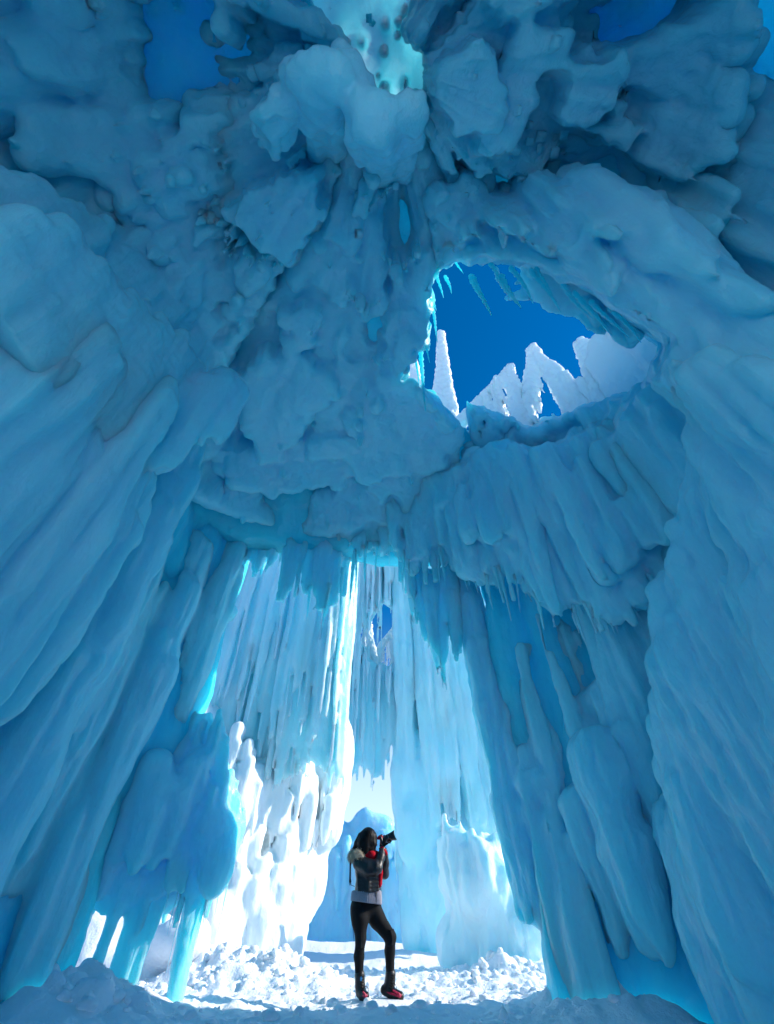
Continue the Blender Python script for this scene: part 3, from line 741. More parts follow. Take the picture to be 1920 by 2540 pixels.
# hanging lobes in the middle of the arch
fringe(a, [(840, 1340, 6.9), (900, 1390, 6.8), (960, 1360, 6.75), (1020, 1430, 6.6), (1090, 1420, 6.4)], 60, (0.5, 1.6), (0.025, 0.065), k=0.05, tipj=.3)
fringe(a, [(995, 1440, 6.9), (1050, 1600, 6.95), (1105, 1740, 6.95), (1145, 1560, 6.9)], 34, (1.2, 2.2), (0.03, 0.08), k=0.06, tipj=.35)
fringe(a, [(590, 1400, 7.6), (640, 1440, 7.5), (690, 1400, 7.3)], 24, (0.6, 1.4), (0.03, 0.07), k=0.05, tipj=.3)
fringe(a, [(690, 1490, 7.0), (760, 1480, 7.0), (800, 1530, 7.0), (845, 1490, 7.0)], 26, (1.2, 1.6), (0.04, 0.09), k=0.06)
carve_hole(a, (0.3, 1.0, 4.2), (5.2, 8.6, 8.6), k=0.12)
for pts in ([(1150, 1105, 5.6), (1230, 1150, 5.5), (1330, 1185, 5.35), (1420, 1150, 5.3), (1500, 1110, 5.25), (1580, 1010, 5.2), (1640, 930, 5.1)], [(1330, 1190, 5.3), (1420, 1210, 5.2), (1520, 1180, 5.15), (1600, 1120, 5.1)]):
    for i in range(34):
        px, py, rho = along(pts, (i + U(0, 1)) / 34); p = at(px + U(-12, 12), py + U(-14, 14), rho=rho - .05); a.blob(*p, U(.08, .2), .55, .1)
FRONT = a.build('ice_arch', ICE_LOBE, seed=72, flute=0.05, lumps=0.05, ff=8.0)
for i in range(46):
    px, py, rho = along(FR, U(0, 1)); p = at(px, py + U(-40, 30), rho=rho + U(0, .35)); L = U(.15, .5); icicle(FRONT, (p[0], p[1], p[2] - L), L + .4, U(.012, .035), ICE_LOBE, knob=.35)
for px, py, L in ((868, 1500, .8), (880, 1470, .6), (905, 1450, .6), (845, 1520, .5), (930, 1430, .5), (1105, 1450, .4), (1165, 1450, .35), (1222, 1510, .5), (1268, 1540, .5), (1350, 1560, .35), (1480, 1570, .3), (1490, 1570, .35), (1525, 1570, .3), (760, 1540, .4), (800, 1555, .4), (700, 1500, .4), (1000, 1470, .5)):
    rho = float(np.interp(px, [f[0] for f in FR], [f[2] for f in FR])) + .1
    p = at(px, py, rho=rho); icicle(FRONT, p, L + .5, U(.03, .05), ICE_LOBE)
tag(FRONT, 'heavy blue ice arch below the skylight, fringed above the lit passage', 'ice arch')
# right inner columns
a = Ice((1.0, 4.0, -0.4), (4.9, 9.0, 7.6), 0.05)
columns(a, [(2.05, 6.85), (2.35, 6.6), (2.85, 6.2), (3.2, 6.0), (3.7, 5.2), (4.2, 4.6)], 60, -0.3, 6.9, (0.15, 0.28), k=0.13, jit=0.16)
RA = a
a = Ice((1.0, 4.0, -0.4), (4.9, 9.0, 6.8), 0.038)
def lobes(pts, n, L, r, k=0.07):
    fringe(a, pts, n, L, r, k=k, thick=0.3, jit=10)
lobes([(1140, 1440, 7.0), (1240, 1900, 7.0), (1270, 2080, 7.0), (1310, 2100, 7.0)], 44, (1.0, 2.4), (0.05, 0.12))
lobes([(1310, 1830, 6.85), (1365, 1830, 6.8), (1430, 1800, 6.8), (1480, 1790, 6.7), (1540, 2020, 6.6), (1600, 2010, 6.5)], 60, (1.0, 2.4), (0.06, 0.13))
lobes([(1390, 1660, 6.8), (1420, 1680, 6.8), (1500, 1580, 6.7), (1580, 1700, 6.6), (1640, 1640, 6.0)], 44, (0.6, 1.6), (0.06, 0.12))
lobes([(1400, 2120, 6.85), (1480, 2180, 6.8), (1560, 2170, 6.6), (1660, 2160, 6.3), (1720, 2200, 5.9)], 60, (0.8, 1.8), (0.06, 0.13))
lobes([(1300, 2180, 7.0), (1390, 2110, 6.9), (1450, 2110, 6.8)], 26, (0.3, 0.6), (0.08, 0.15))
lobes([(1400, 2300, 6.95), (1490, 2380, 6.75), (1580, 2380, 6.4), (1680, 2420, 6.0)], 44, (0.6, 1.6), (0.06, 0.12))
lobes([(1300, 2300, 7.05), (1370, 2330, 7.05), (1440, 2470, 6.95)], 30, (0.6, 1.6), (0.06, 0.12))
fringe(a, [(1190, 1700, 7.0), (1260, 1990, 7.0), (1330, 2200, 7.0), (1385, 2360, 7.05), (1425, 2500, 7.05)], 60, (1.0, 2.2), (0.06, 0.12), k=0.07, thick=0.15)
flakes(a, 278, 304, 1150, 2600, .0, .26, px_step=15, r=.06, k=.07, L=(.5, 1.5), seed=720, fth=3.5, fR=420., drip=.05, maxoff=.55, place=upright((1.85, 6.75), (3.85, 4.4)), poly=[(1120, 1400), (1800, 1400), (1850, 2600), (1450, 2600), (1400, 2400), (1300, 2120), (1240, 1930), (1180, 1660)])
flakes(RA, 285, 306, 1500, 2700, .12, .14, seed=790, px_step=15, r=.06, k=.08, L=(.5, 1.4), fth=3., fR=420., drip=.04, maxoff=.4, skip=-1, place=upright((2.35, 7.0), (4.3, 4.5)))
RCOL = RA.build('ice_wall', ICE, seed=82, lumps=0.04)
a.build('ice_drapery', ICE_LOBE, RCOL, seed=83, flute=0.05, ff=8.0)
tag(RCOL, 'fluted ice wall of tall columns on the right of the passage', 'ice wall')

# ------------------------------------------------------------------ the second chamber: icicle curtain, its legs, the mound
KY = 14.0
a = Ice((-7.4, 12.8, 2.0), (5.4, 15.4, 13.4), 0.055)
GAP = [(895, 1580), (915, 1530), (950, 1490), (995, 1510), (1035, 1570), (1042, 1640), (960, 1655), (905, 1645)]
def curtain(n, fr, y, L, r, k, jy=60):
    for i in range(n):
        px, py = along(fr, (i + U(0, 1)) / n)
        p = at(px + U(-10, 10), py + U(-jy, 15) - 30 * n1(px / 40., y, 0, 61), y=y + U(0, .6)); rr = U(*r); zt = U(11.5, 12.8)
        a.finger(p[0], p[1], p[2] + rr, zt, rr * .5, rr * 1.5, k, wob=0.015, lump=0.2)
curtain(170, [(420, 1830), (520, 1830), (600, 1870), (700, 1900), (760, 1880), (850, 1925), (900, 1930), (960, 1965), (1000, 1990), (1060, 1900), (1130, 1900), (1220, 1900), (1310, 1900)], KY, (3, 7), (0.035, 0.08), 0.06)
curtain(170, [(440, 1720), (560, 1800), (700, 1850), (800, 1800), (900, 1830), (1000, 1850), (1100, 1840), (1190, 1860)], KY - .3, (2, 6), (0.03, 0.07), 0.05, 120)
curtain(150, [(480, 1560), (600, 1600), (700, 1580), (800, 1700), (1000, 1740), (1100, 1700), (1180, 1600)], KY - .6, (1.5, 5), (0.025, 0.06), 0.045, 160)
curtain(120, [(560, 1450), (700, 1440), (860, 1440), (1000, 1480), (1120, 1520), (1260, 1560)], KY - .6, (1.5, 5), (0.025, 0.06), 0.045, 60)
for i in range(60):
    x = U(-6.6, 3.0); a.finger(x, KY + .55 + U(0, .2), U(3.6, 7), 12.8, 0.05, 0.1, 0.06)
sl_, X, Y, Z = a.box((-7.2, KY + .2, 3.4), (3.6, KY + .7, 13.2))
sheet = np.maximum(np.abs(Y - KY - .3 + .12 * np.sin(X * 2.2) + .06 * np.sin(X * 7)) - .07, 4.2 + .5 * np.sin(X * 1.7) + .3 * np.sin(X * 6.1) - Z) + 0 * X
a.put(sl_, sheet.astype(np.float32), .06)
carve_hole(a, (-7.4, 11, 4), (4, 15.4, 13.4), GAP, 0.05)
for i in range(60):
    px = U(870, 1060); p = at(px, U(1480, 1630), y=KY - .2); a.finger(p[0], p[1], p[2], 12.0, 0.012, 0.06, 0.03)
CURT = a.build('icicle_curtain', ICE_PALE, seed=92, lumps=0.02, flute=0.015, fine=0.006)
tag(CURT, 'bright curtain of fine icicles hanging behind the front arch', 'icicle curtain')
# nearer curtain hanging before the sunlit leg
a = Ice((-5.4, 9.4, 2.0), (-0.4, 11.0, 10.0), 0.045)
def curtain2(n, fr, y, L, r, k, jy):
    for i in range(n):
        px, py = along(fr, (i + U(0, 1)) / n)
        p = at(px + U(-10, 10), py + U(-jy, 15) - 30 * n1(px / 40., y, 0, 62), y=y + U(0, .4)); rr = U(*r); zt = U(9.0, 9.6)
        a.finger(p[0], p[1], p[2] + rr, zt, rr * .5, rr * 1.5, k, wob=0.015, lump=0.2)
curtain2(150, [(440, 1850), (500, 1860), (600, 1900), (700, 1950), (760, 1930), (850, 1960)], 10.1, (1, 3.4), (.03, .075), .085, 60)
curtain2(90, [(450, 1750), (560, 1800), (700, 1850), (840, 1850)], 9.9, (1, 3.0), (.025, .06), .07, 110)
curtain2(60, [(470, 1600), (560, 1640), (700, 1700), (830, 1720)], 9.9, (1, 3.0), (.025, .06), .07, 110)
sl_, X, Y, Z = a.box((-5.0, 10.1, 2.4), (-0.6, 10.9, 9.8))
sheet = np.maximum(np.abs(Y - 10.33 + .10 * np.sin(X * 2.9) + .05 * np.sin(X * 8)) - .06, 3.3 + .35 * np.sin(X * 2.3) + .25 * np.sin(X * 7.1) - Z) + 0 * X
sheet = np.maximum(sheet, X + 1.15 + .12 * np.sin(Z * 3) + .06 * np.sin(Z * 9))
a.put(sl_, sheet.astype(np.float32), .06)
CURT2 = a.build('icicle_curtain', ICE_PALE, seed=93, lumps=0.02, flute=0.015, fine=0.006)
tag(CURT2, 'pale icicle curtain hanging over the sunlit white column at left', 'icicle curtain')
# sunlit left leg
LY = 10.6
a = Ice((-4.6, 9.2, -0.4), (-0.4, 12.4, 6.0), 0.045)
leg = [(480, 1900), (500, 1760), (600, 1740), (700, 1780), (860, 1800), (850, 1980), (835, 2050), (795, 2080), (790, 2200), (760, 2280), (735, 2320), (720, 2400), (560, 2420), (520, 2340), (540, 2240), (560, 2130), (530, 2030)]
pack(a, leg, lambda px, py: at(px, py, y=LY - 0.5 + (px - 530) / 300. * 1.3 + 0.45 * n1(px / 60., py / 110., 0, 8)), 0.19, (0.13, 0.26), k=0.10, sz=2.0, tries=5000)
fringe(a, [(540, 2020, LY - .3), (600, 2100, LY - .2), (640, 2120, LY), (700, 2080, LY + .1), (760, 2110, LY + .3), (830, 2080, LY + .5)], 60, (0.4, 1.4), (0.03, 0.08), k=0.05)
fringe(a, [(560, 2240, LY - .3), (650, 2280, LY), (700, 2230, LY + .1), (750, 2220, LY + .3)], 40, (0.3, 0.9), (0.03, 0.07), k=0.05)
fringe(a, [(560, 2330, LY - .2), (640, 2380, LY), (700, 2400, LY + .1), (730, 2330, LY + .2)], 30, (0.3, 0.9), (0.04, 0.09), k=0.06)
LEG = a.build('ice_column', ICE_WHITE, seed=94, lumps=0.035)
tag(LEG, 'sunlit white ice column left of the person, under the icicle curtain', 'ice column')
# right leg
RY = 13.6
a = Ice((-0.2, 12.2, -0.4), (5.0, 15.2, 12.2), 0.055)
leg2 = [(985, 1880), (1100, 1830), (1180, 1860), (1240, 2000), (1240, 2200), (1120, 2300), (1110, 2380), (1030, 2390), (1015, 2300), (1010, 2150), (990, 2000)]
fringe(a, [(990, 1900, RY), (1060, 1960, RY), (1100, 1900, RY), (1180, 1950, RY), (1240, 1900, RY)], 50, (1, 2), (.03, .07), k=.085, ztop=11.5)
pack(a, leg2, lambda px, py: at(px, py, y=RY + 0.2 + 0.4 * n1(px / 50., py / 110., 0, 18)), 0.2, (0.14, 0.28), k=0.10, sz=2.4, tries=3500)
fringe(a, [(985, 2060, RY), (1040, 2080, RY - .1), (1100, 2060, RY - .2), (1170, 2040, RY - .1), (1300, 2060, RY)], 90, (1.0, 3.4), (0.03, 0.07), k=0.085, ztop=11.5)
fringe(a, [(990, 2200, RY + .1), (1040, 2230, RY - .1), (1100, 2200, RY - .2)], 40, (0.5, 1.4), (0.03, 0.08), k=0.05)
fringe(a, [(1180, 2100, RY), (1250, 2120, RY), (1340, 2120, RY)], 60, (1.0, 3.4), (0.04, 0.11), k=0.1, ztop=11.5)
columns(a, [(2.1, 14.2), (4.0, 13.9)], 20, -0.2, 5.8, (0.16, 0.28))
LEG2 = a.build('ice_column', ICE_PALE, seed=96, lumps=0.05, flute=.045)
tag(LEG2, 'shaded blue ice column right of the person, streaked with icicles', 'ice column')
# mound
MR = 10.8
a = Ice((0.4, 9.0, -0.4), (4.4, 12.8, 4.4), 0.045)
for px, py, r, sz in ((1180, 2160, .42, 1.1), (1230, 2140, .36, 1.1), (1130, 2190, .3, 1.1), (1215, 2220, .42, 1.2), (1170, 2270, .4, 1.2), (1130, 2340, .34, 1.2), (1260, 2250, .4, 1.3), (1300, 2310, .38, 1.3), (1220, 2340, .4, 1.2),
                      (1340, 2370, .32, 1.2), (1290, 2390, .4, 1.0), (1200, 2400, .36, 1.0), (1275, 2120, .22, 1.3), (1370, 2400, .25, 1.1)):
    p = at(px, py, rho=MR); a.blob(*p, r * 1.05, sz, 0.14)
fringe(a, [(1120, 2240, MR - .4), (1160, 2260, MR - .45), (1200, 2300, MR - .45), (1260, 2260, MR - .4)], 40, (0.3, 1.0), (0.03, 0.08), k=0.06)
fringe(a, [(1270, 2360, MR - .4), (1330, 2370, MR - .45), (1380, 2400, MR - .4)], 34, (0.2, 0.5), (0.03, 0.06), k=0.05)
p = at(1200, 2165, rho=MR - .15); a.blob(*p, .58, .95, .2); p = at(1180, 2210, rho=MR - .2); a.blob(*p, .45, 1.1, .16)
fringe(a, [(1110, 2200, MR - .5), (1180, 2230, MR - .6), (1250, 2200, MR - .5)], 26, (0.3, 0.8), (0.03, 0.07), k=0.06)
MOUND = a.build('ice_mound', ICE_MOUND, seed=98, lumps=0.09, flute=.045)
tag(MOUND, 'rounded white ice mound with small icicles, right of the person', 'ice mound')

# ------------------------------------------------------------------ beyond: far walls, spires
def far_wall(name, label, x0, x1, y, zt, n, seed, mat=ICE_MID, cat='ice wall'):
    a = Ice((x0 - .6, y - .9, -0.6), (x1 + .6, y + 1.0, zt + 1.2), 0.06)
    for i in range(n):
        x = x0 + (x1 - x0) * (i + U(0, 1)) / n
        r = U(0.18, 0.4); a.blob(x, y + U(-.1, .3), U(0, zt) , r, 2.0, 0.2)
        a.finger(x, y + U(0, .4), -0.4, zt * U(.75, 1.0), r, r, 0.2)
        for _ in range(3): a.finger(x + U(-.3, .3), y - .3 + U(-.2, .15), U(.1, zt * .6), zt * U(.6, .9), .02, .09, 0.05)
    return tag(a.build(name, mat, seed=seed, lumps=0.06), label, cat)
far_wall('ice_wall', 'distant low ice wall in sun behind the person', -4.6, -0.1, 18.0, 2.9, 60, 120)
far_wall('ice_wall', 'distant turquoise ice wall right behind the person', -0.3, 3.4, 17.2, 2.4, 44, 121)
def spire(name, label, base_l, base_r, tip, rho, drip, seed, group):
    """a frozen rack: a thick leaning post with a sloping top edge, hung with icicles"""
    pts = [at(*base_l, rho=rho), at(*base_r, rho=rho), at(*tip, rho=rho)]
    lo = np.min(pts, 0) - 0.5; hi = np.max(pts, 0) + 0.5
    a = Ice(lo, hi, 0.035)
    L, R, T = pts
    a.bar(L, T, 0.17, 0.08, 0.12); a.bar(T, R, 0.11, 0.08, 0.14)
    for i in range(drip):
        t = (i + U(0, 1)) / drip
        p = T + (R - T) * t; bt = L + (R - L) * t
        zb = bt[2] + U(-.2, .5) * (1 - t)
        if rng.random() < .12: zb += (p[2] - bt[2]) * U(.3, .6)
        r = U(.03, .07)
        a.finger(p[0] + U(-.05, .05), p[1] + U(-.12, .12), zb, p[2], r * .6, r, 0.06, wob=0.02, lump=0.3)
        q = L + (T - L) * t
        if rng.random() < .5: a.finger(q[0] + U(-.05, .15), q[1] + U(-.12, .12), q[2] - U(.4, 1.2), q[2], r * .4, r, 0.06, lump=0.3)
    o = a.build(name, ICE_WHITE, seed=seed, lumps=0.03, fine=0.03, flute=0.01)
    tag(o, label, 'ice spire', group)
    return o
G = 'ice spires beyond the skylight'
spire('ice_spire', 'narrow upright ice spire at the left of the skylight', (1085, 1040), (1120, 1040), (1095, 830), 6.0, 12, 140, G)
spire('ice_spire', 'wide ice spire sloping down to the left in the skylight', (1300, 1110), (1140, 1050), (1265, 915), 6.0, 40, 141, G)
spire('ice_spire', 'tallest bright pointed ice spire in the middle of the skylight', (1305, 1110), (1480, 1010), (1318, 868), 6.1, 40, 142, G)
spire('ice_spire', 'ice spire with a knobbed top at the right of the skylight', (1490, 1000), (1620, 890), (1437, 852), 6.0, 40, 143, G)
spire('ice_spire', 'ice spire under the brow at the far right of the skylight', (1600, 900), (1680, 860), (1497, 770), 5.8, 34, 144, G)
spire('ice_spire', 'short ice spike low at the left rim of the skylight', (1020, 960), (1040, 960), (1022, 890), 6.2, 8, 145, G)

# ------------------------------------------------------------------ ground
def ground_h(x, y):
    P = np.stack([x, y, 0 * x], 1)
    h = 0.06 * fbm(P * 0.9, 2, 200)
    near = np.clip(1 - np.abs(y - 8.5) / 9, 0, 1)
    calm = 1 - .75 * np.exp(-((x + 0.1) / 0.8) ** 2 - ((y - 7.4) / 0.8) ** 2)
    h += calm * near * (0.04 * np.abs(fbm(P * 3.4, 3, 210)) + 0.022 * fbm(P * 9, 3, 220))
    bankL = np.exp(-((x + 2.2) / 1.1) ** 2 - ((y - 9.4) / 0.8) ** 2) * 0.36
    bankR = np.exp(-((x - 2.0) / 1.0) ** 2 - ((y - 10.2) / 0.8) ** 2) * 0.24
    foot = np.exp(-((x + 3.2) / 0.7) ** 2 - ((y - 6.5) / 1.0) ** 2) * 0.25 + np.exp(-((x - 2.3) / 0.7) ** 2 - ((y - 6.6) / 0.9) ** 2) * 0.24
    lum = np.abs(fbm(P * 3.2, 2, 230))
    h += (bankL + bankR + foot) * (0.75 + 0.7 * lum)
    h += (0.035 - h) * np.exp(-(((x + 0.12) / 0.5) ** 2 + ((y - 7.78) / 0.3) ** 2) ** 2) * .9
    h += 0.12 * np.exp(-((y - 13.4) / .35) ** 2) + 0.2 * np.exp(-((y - 15.8) / .5) ** 2)
    return h
def ground_sheet():
    xs = np.unique(np.concatenate([np.linspace(-4.6, 4.6, 310), np.linspace(-12, 12, 80), np.array([-1500, -600, -200, -80, -40, -22, 22, 40, 80, 200, 600, 1500])]))
    ys = np.unique(np.concatenate([np.linspace(6, 11, 200), np.linspace(-4, 18, 150), np.array([-1500, -500, -150, -50, -20, -8, 22, 30, 50, 100, 300, 900, 1500])]))
    X, Y = np.meshgrid(xs, ys, indexing='ij')
    H = ground_h(X.ravel(), Y.ravel())
    far = np.clip((np.hypot(X.ravel(), Y.ravel()) - 20) / 10, 0, 1)
    H = H * (1 - far)
    V = np.stack([X.ravel(), Y.ravel(), H], 1)
    nx, ny = X.shape
    I = np.arange(nx * ny).reshape(nx, ny)
    F = np.stack([I[:-1, :-1].ravel(), I[1:, :-1].ravel(), I[1:, 1:].ravel(), I[:-1, 1:].ravel()], 1)
    o = mesh_np('ground', V, F, SNOW)
    return tag(o, kind='structure')
ground_sheet()

spire('ice_spire', 'small white ice spire in the gap of the icicle curtain, left', (890, 1690), (940, 1690), (912, 1535), 14.9, 8, 150, 'ice spires behind the icicle curtain')
spire('ice_spire', 'white ice spire sloping left in the gap of the icicle curtain', (990, 1680), (900, 1660), (978, 1560), 15.0, 26, 151, 'ice spires behind the icicle curtain')
spire('ice_spire', 'low white ice spire at the right of the gap in the icicle curtain', (1035, 1690), (985, 1660), (1025, 1592), 14.9, 18, 152, 'ice spires behind the icicle curtain')

# loose clods of snow lying on the trampled ground: nobody could count them
def clods(n):
    bm = bmesh.new(); bmesh.ops.create_icosphere(bm, subdivisions=2, radius=1.0)
    B = np.array([v_.co[:] for v_ in bm.verts]); Fb = np.array([[v_.index for v_ in f.verts] for f in bm.faces]); bm.free()
    V = []; F = []; c = 0
    X = []
    while len(X) < n:
        x, y = U(-3.6, 3.4), U(6.0, 11.2)
        wgt = math.exp(-((x + 2.0) / 1.0) ** 2 - ((y - 9.3) / .9) ** 2) + .8 * math.exp(-((x - 2.0) / .9) ** 2 - ((y - 10.0) / .9) ** 2) + .5 * math.exp(-((x + 3) / .6) ** 2 - ((y - 6.8) / .9) ** 2) + .5 * math.exp(-((x - 2.6) / .6) ** 2 - ((y - 6.8) / .9) ** 2) + .13
        if rng.random() < wgt: X.append((x, y))
    X = np.array(X); H = ground_h(X[:, 0], X[:, 1])
    for i, ((x, y), h) in enumerate(zip(X, H)):
        s_ = .010 + .07 * rng.random() ** 5
        R3 = np.array([U(.75, 1.3), U(.75, 1.3), U(.55, .95)]) * s_
        nb = 1 + .28 * vnoise(B * 1.3 + i * 3.1, 900) + .24 * vnoise(B * 2.9 + i * 1.7, 901)
        V.append(B * nb[:, None] * R3 + np.array((x, y, h + R3[2] * .1))); F.append(Fb + c); c += len(B)
    o = mesh_np('snow_clods', np.concatenate(V), np.concatenate(F), SNOW)
    tag(o, kind='stuff')
clods(1900)

# sunlit drift behind the alcove
a = Ice((-6.6, 8.6, -0.4), (-2.4, 11.2, 2.2), 0.05)
for i in range(70):
    x, y = U(-6.0, -3.1), U(9.2, 10.6); r = U(.2, .42)
    a.blob(x, y, U(-.1, .7) * (1 - .12 * abs(x + 4.4)), r, .8, .2)
DRIFT = a.build('snow_drift', SNOW, seed=130, lumps=.06, flute=0)
tag(DRIFT, 'white sunlit snow drift seen through the alcove at lower left', 'snow drift')
# ------------------------------------------------------------------ the person with the camera
def plain(name, col, rough=0.5, spec=0.4, bump=0.0, bscale=40, stretch=(1, 1, 1), sheen=0.0):
    m, N, L, b = mat_new(name)
    b.inputs['Base Color'].default_value = (*col, 1); b.inputs['Roughness'].default_value = rough; b.inputs['Specular IOR Level'].default_value = spec
    if sheen: b.inputs['Sheen Weight'].default_value = sheen
    tc = N.new('ShaderNodeTexCoord'); mp = N.new('ShaderNodeMapping'); mp.inputs['Scale'].default_value = stretch
    L.new(tc.outputs['Object'], mp.inputs[0])
    nz = N.new('ShaderNodeTexNoise'); nz.inputs['Scale'].default_value = bscale; nz.inputs['Detail'].default_value = 3
    L.new(mp.outputs[0], nz.inputs['Vector'])
    mx = N.new('ShaderNodeMixRGB'); mx.blend_type = 'MULTIPLY'; mx.inputs[0].default_value = 0.35
    mx.inputs[1].default_value = (*col, 1); L.new(nz.outputs['Fac'], mx.inputs[2]); L.new(mx.outputs[0], b.inputs['Base Color'])
    if bump:
        bp = N.new('ShaderNodeBump'); bp.inputs['Strength'].default_value = bump; bp.inputs['Distance'].default_value = 0.01
        L.new(nz.outputs['Fac'], bp.inputs['Height']); L.new(bp.outputs[0], b.inputs['Normal'])
    return m
M_SKIN = plain('skin', (0.55, 0.33, 0.24), 0.5)
M_JACKET = plain('black_quilted_nylon', (0.014, 0.015, 0.017), 0.42, 0.45, 0.6, 22)
M_LEG = plain('black_stretch_cloth', (0.008, 0.009, 0.011), 0.75, 0.15, 0.3, 60)
M_KNIT = plain('grey_knit', (0.40, 0.39, 0.45), 0.9, 0.1, 0.5, 120)
M_RED = plain('red_knit', (0.50, 0.008, 0.02), 0.85, 0.1, 0.6, 90)
M_HAIR = plain('black_hair', (0.003, 0.003, 0.005), 0.5, 0.15, 0.6, 60, (1, 1, 0.1))
M_FUR = plain('pale_fur', (0.62, 0.54, 0.42), 0.9, 0.1)
M_BOOT = plain('black_boot_leather', (0.012, 0.012, 0.013), 0.42, 0.4, 0.3, 50)
M_CLEAT = plain('pink_red_rubber', (0.42, 0.012, 0.06), 0.5, 0.3)
M_CAM = plain('camera_black', (0.012, 0.013, 0.02), 0.35, 0.5, 0.15, 200)
M_GLOVE = plain('black_glove', (0.02, 0.02, 0.022), 0.7, 0.2, 0.4, 80)
M_GREY = plain('grey_palm_leather', (0.22, 0.21, 0.22), 0.7, 0.2, 0.3, 80)
M_BLUE = plain('blue_tag', (0.03, 0.28, 0.6), 0.5)
M_STEEL = plain('steel', (0.4, 0.4, 0.42), 0.3)
M_EYE = plain('eye', (0.02, 0.015, 0.012), 0.1)

YP = 7.8
CR = 4.425
def q(cx, cy, dy=0.0): return at(780 + cx / CR, 2020 + cy / CR, y=YP + dy)
def wr(half, p): return half / CR * (p[1] * cp + (p[2] - CAMZ) * sp) / FPX      # half width in crop pixels -> metres
PERSON = empty('person', (float(q(560, 2000)[0]), YP, 0.0))
tag(PERSON, 'person in black jacket, leggings and red scarf photographing upward on the snow', 'person')
def child(o, parent):
    o.parent = parent; o.matrix_parent_inverse = parent.matrix_world.inverted(); return o
bpy.context.view_layer.update()
class Fig(Ice):
    def __init__(s, pts, pad, h):
        s.pts = pts
        super().__init__(np.min(pts, 0) - pad, np.max(pts, 0) + pad, h)
    def limb(s, seq, k=0.02):
        """seq: (crop x, crop y, dy, half width in crop px)"""
        P = [(q(a, b, c), r) for a, b, c, r in seq]
        for (p0, r0), (p1, r1) in zip(P[:-1], P[1:]): s.bar(p0, p1, wr(r0, p0), k, wr(r1, p1))
    def oval(s, cx, cy, dy, hw, hh, depth=1.0, k=0.02):
        p = q(cx, cy, dy); r = wr(hw, p)
        z2 = q(cx, cy - hh, dy)[2] - p[2]
        s.blob(p[0], p[1], p[2], r, z2 / r, k, 1.0, depth)
def fig(lo, hi, pad=0.12, h=0.008):
    return Fig(np.array([q(*lo), q(*hi)]), pad, h)
def done(a, name, mat, parent=None, lumps=0.0, flute=0.0, fine=0.0, smooth=1):
    o = a.build(name, mat, lumps=lumps, flute=flute, fine=fine, smooth=smooth)
    return child(o, parent or PERSON)

# body: one continuous figure under the clothes
LEG_R = [(500, 1030, -.05, 88), (500, 1150, -.07, 92), (508, 1370, -.09, 56), (488, 1560, -.06, 52), (492, 1780, -.05, 44), (495, 1890, -.05, 40)]
LEG_L = [(640, 1040, .05, 80), (690, 1150, .04, 84), (835, 1350, .0, 60), (828, 1500, .05, 54), (830, 1750, .07, 46), (825, 1880, .07, 42)]
ARM_R = [(480, 540, -.15, 62), (590, 600, -.22, 62), (690, 590, -.22, 52), (728, 470, -.17, 46), (752, 380, -.12, 34)]
ARM_L = [(640, 540, .16, 52), (720, 620, .2, 54), (770, 650, .16, 46), (775, 540, .08, 42), (770, 400, .0, 34)]
def sl2(seq, d): return [(a, b, c, r - d) for a, b, c, r in seq]
a = fig((380, 2000, -.2), (900, 150, .2), 0.2, 0.011)
a.limb(sl2(LEG_R, 8)); a.limb(sl2(LEG_L, 8)); a.limb(sl2(ARM_R, 14)); a.limb(sl2(ARM_L, 12))
a.limb([(495, 1900, -.05, 34), (560, 1990, -.12, 28)]); a.limb([(800, 1900, .07, 34), (930, 1980, .02, 28)])
a.limb([(575, 990, .02, 84), (580, 900, 0, 112), (590, 760, 0, 110), (590, 600, 0, 120), (580, 540, 0, 110)], 0.04)
a.limb([(590, 520, 0, 50), (605, 420, 0, 46)], 0.03)
a.oval(605, 310, 0, 78, 110, 1.0)
a.oval(648, 385, -.01, 30, 34, 0.9, 0.02)                      # jaw and chin
a.limb([(668, 300, -.02, 8), (684, 335, -.02, 11)], 0.01)      # nose
a.limb([(664, 362, -.02, 9), (668, 366, .02, 9)], 0.008)       # mouth
a.oval(590, 320, -.105, 14, 26, 0.6, 0.01)                     # ear
BODY = done(a, 'body', M_SKIN)
for dy in (-.035, .02):
    p = q(662, 300, dy); e = fig((655, 305, dy), (668, 295, dy), 0.03, 0.004); e.blob(*p, 0.011, 1, 0.001); done(e, 'eye', M_EYE, BODY)

# leggings
a = fig((380, 1820, -.2), (910, 940, .2), 0.1, 0.0065)
a.limb(LEG_R[:-1], 0.03); a.limb(LEG_L[:-1], 0.03)
a.limb([(525, 980, -.02, 110), (600, 980, .02, 105)], 0.04); a.limb([(500, 1050, -.03, 100), (640, 1040, .03, 92)], 0.05)
for i in range(11):                                             # ribbed knee panels
    y = 1285 + i * 17
    a.limb([(466, y + 6, -.122, 6), (508, y + 12, -.158, 6), (550, y + 6, -.124, 6)], 0.004)
    y2 = 1262 + i * 16; x = 826 + 3.2 * i if i < 6 else 845 - (i - 6) * 2
    a.limb([(x - 34, y2 + 20, -.045, 6), (x + 8, y2 + 14, -.075, 6), (x + 42, y2, -.04, 6)], 0.004)
done(a, 'leggings', M_LEG, lumps=0.0, fine=0.002, smooth=2)
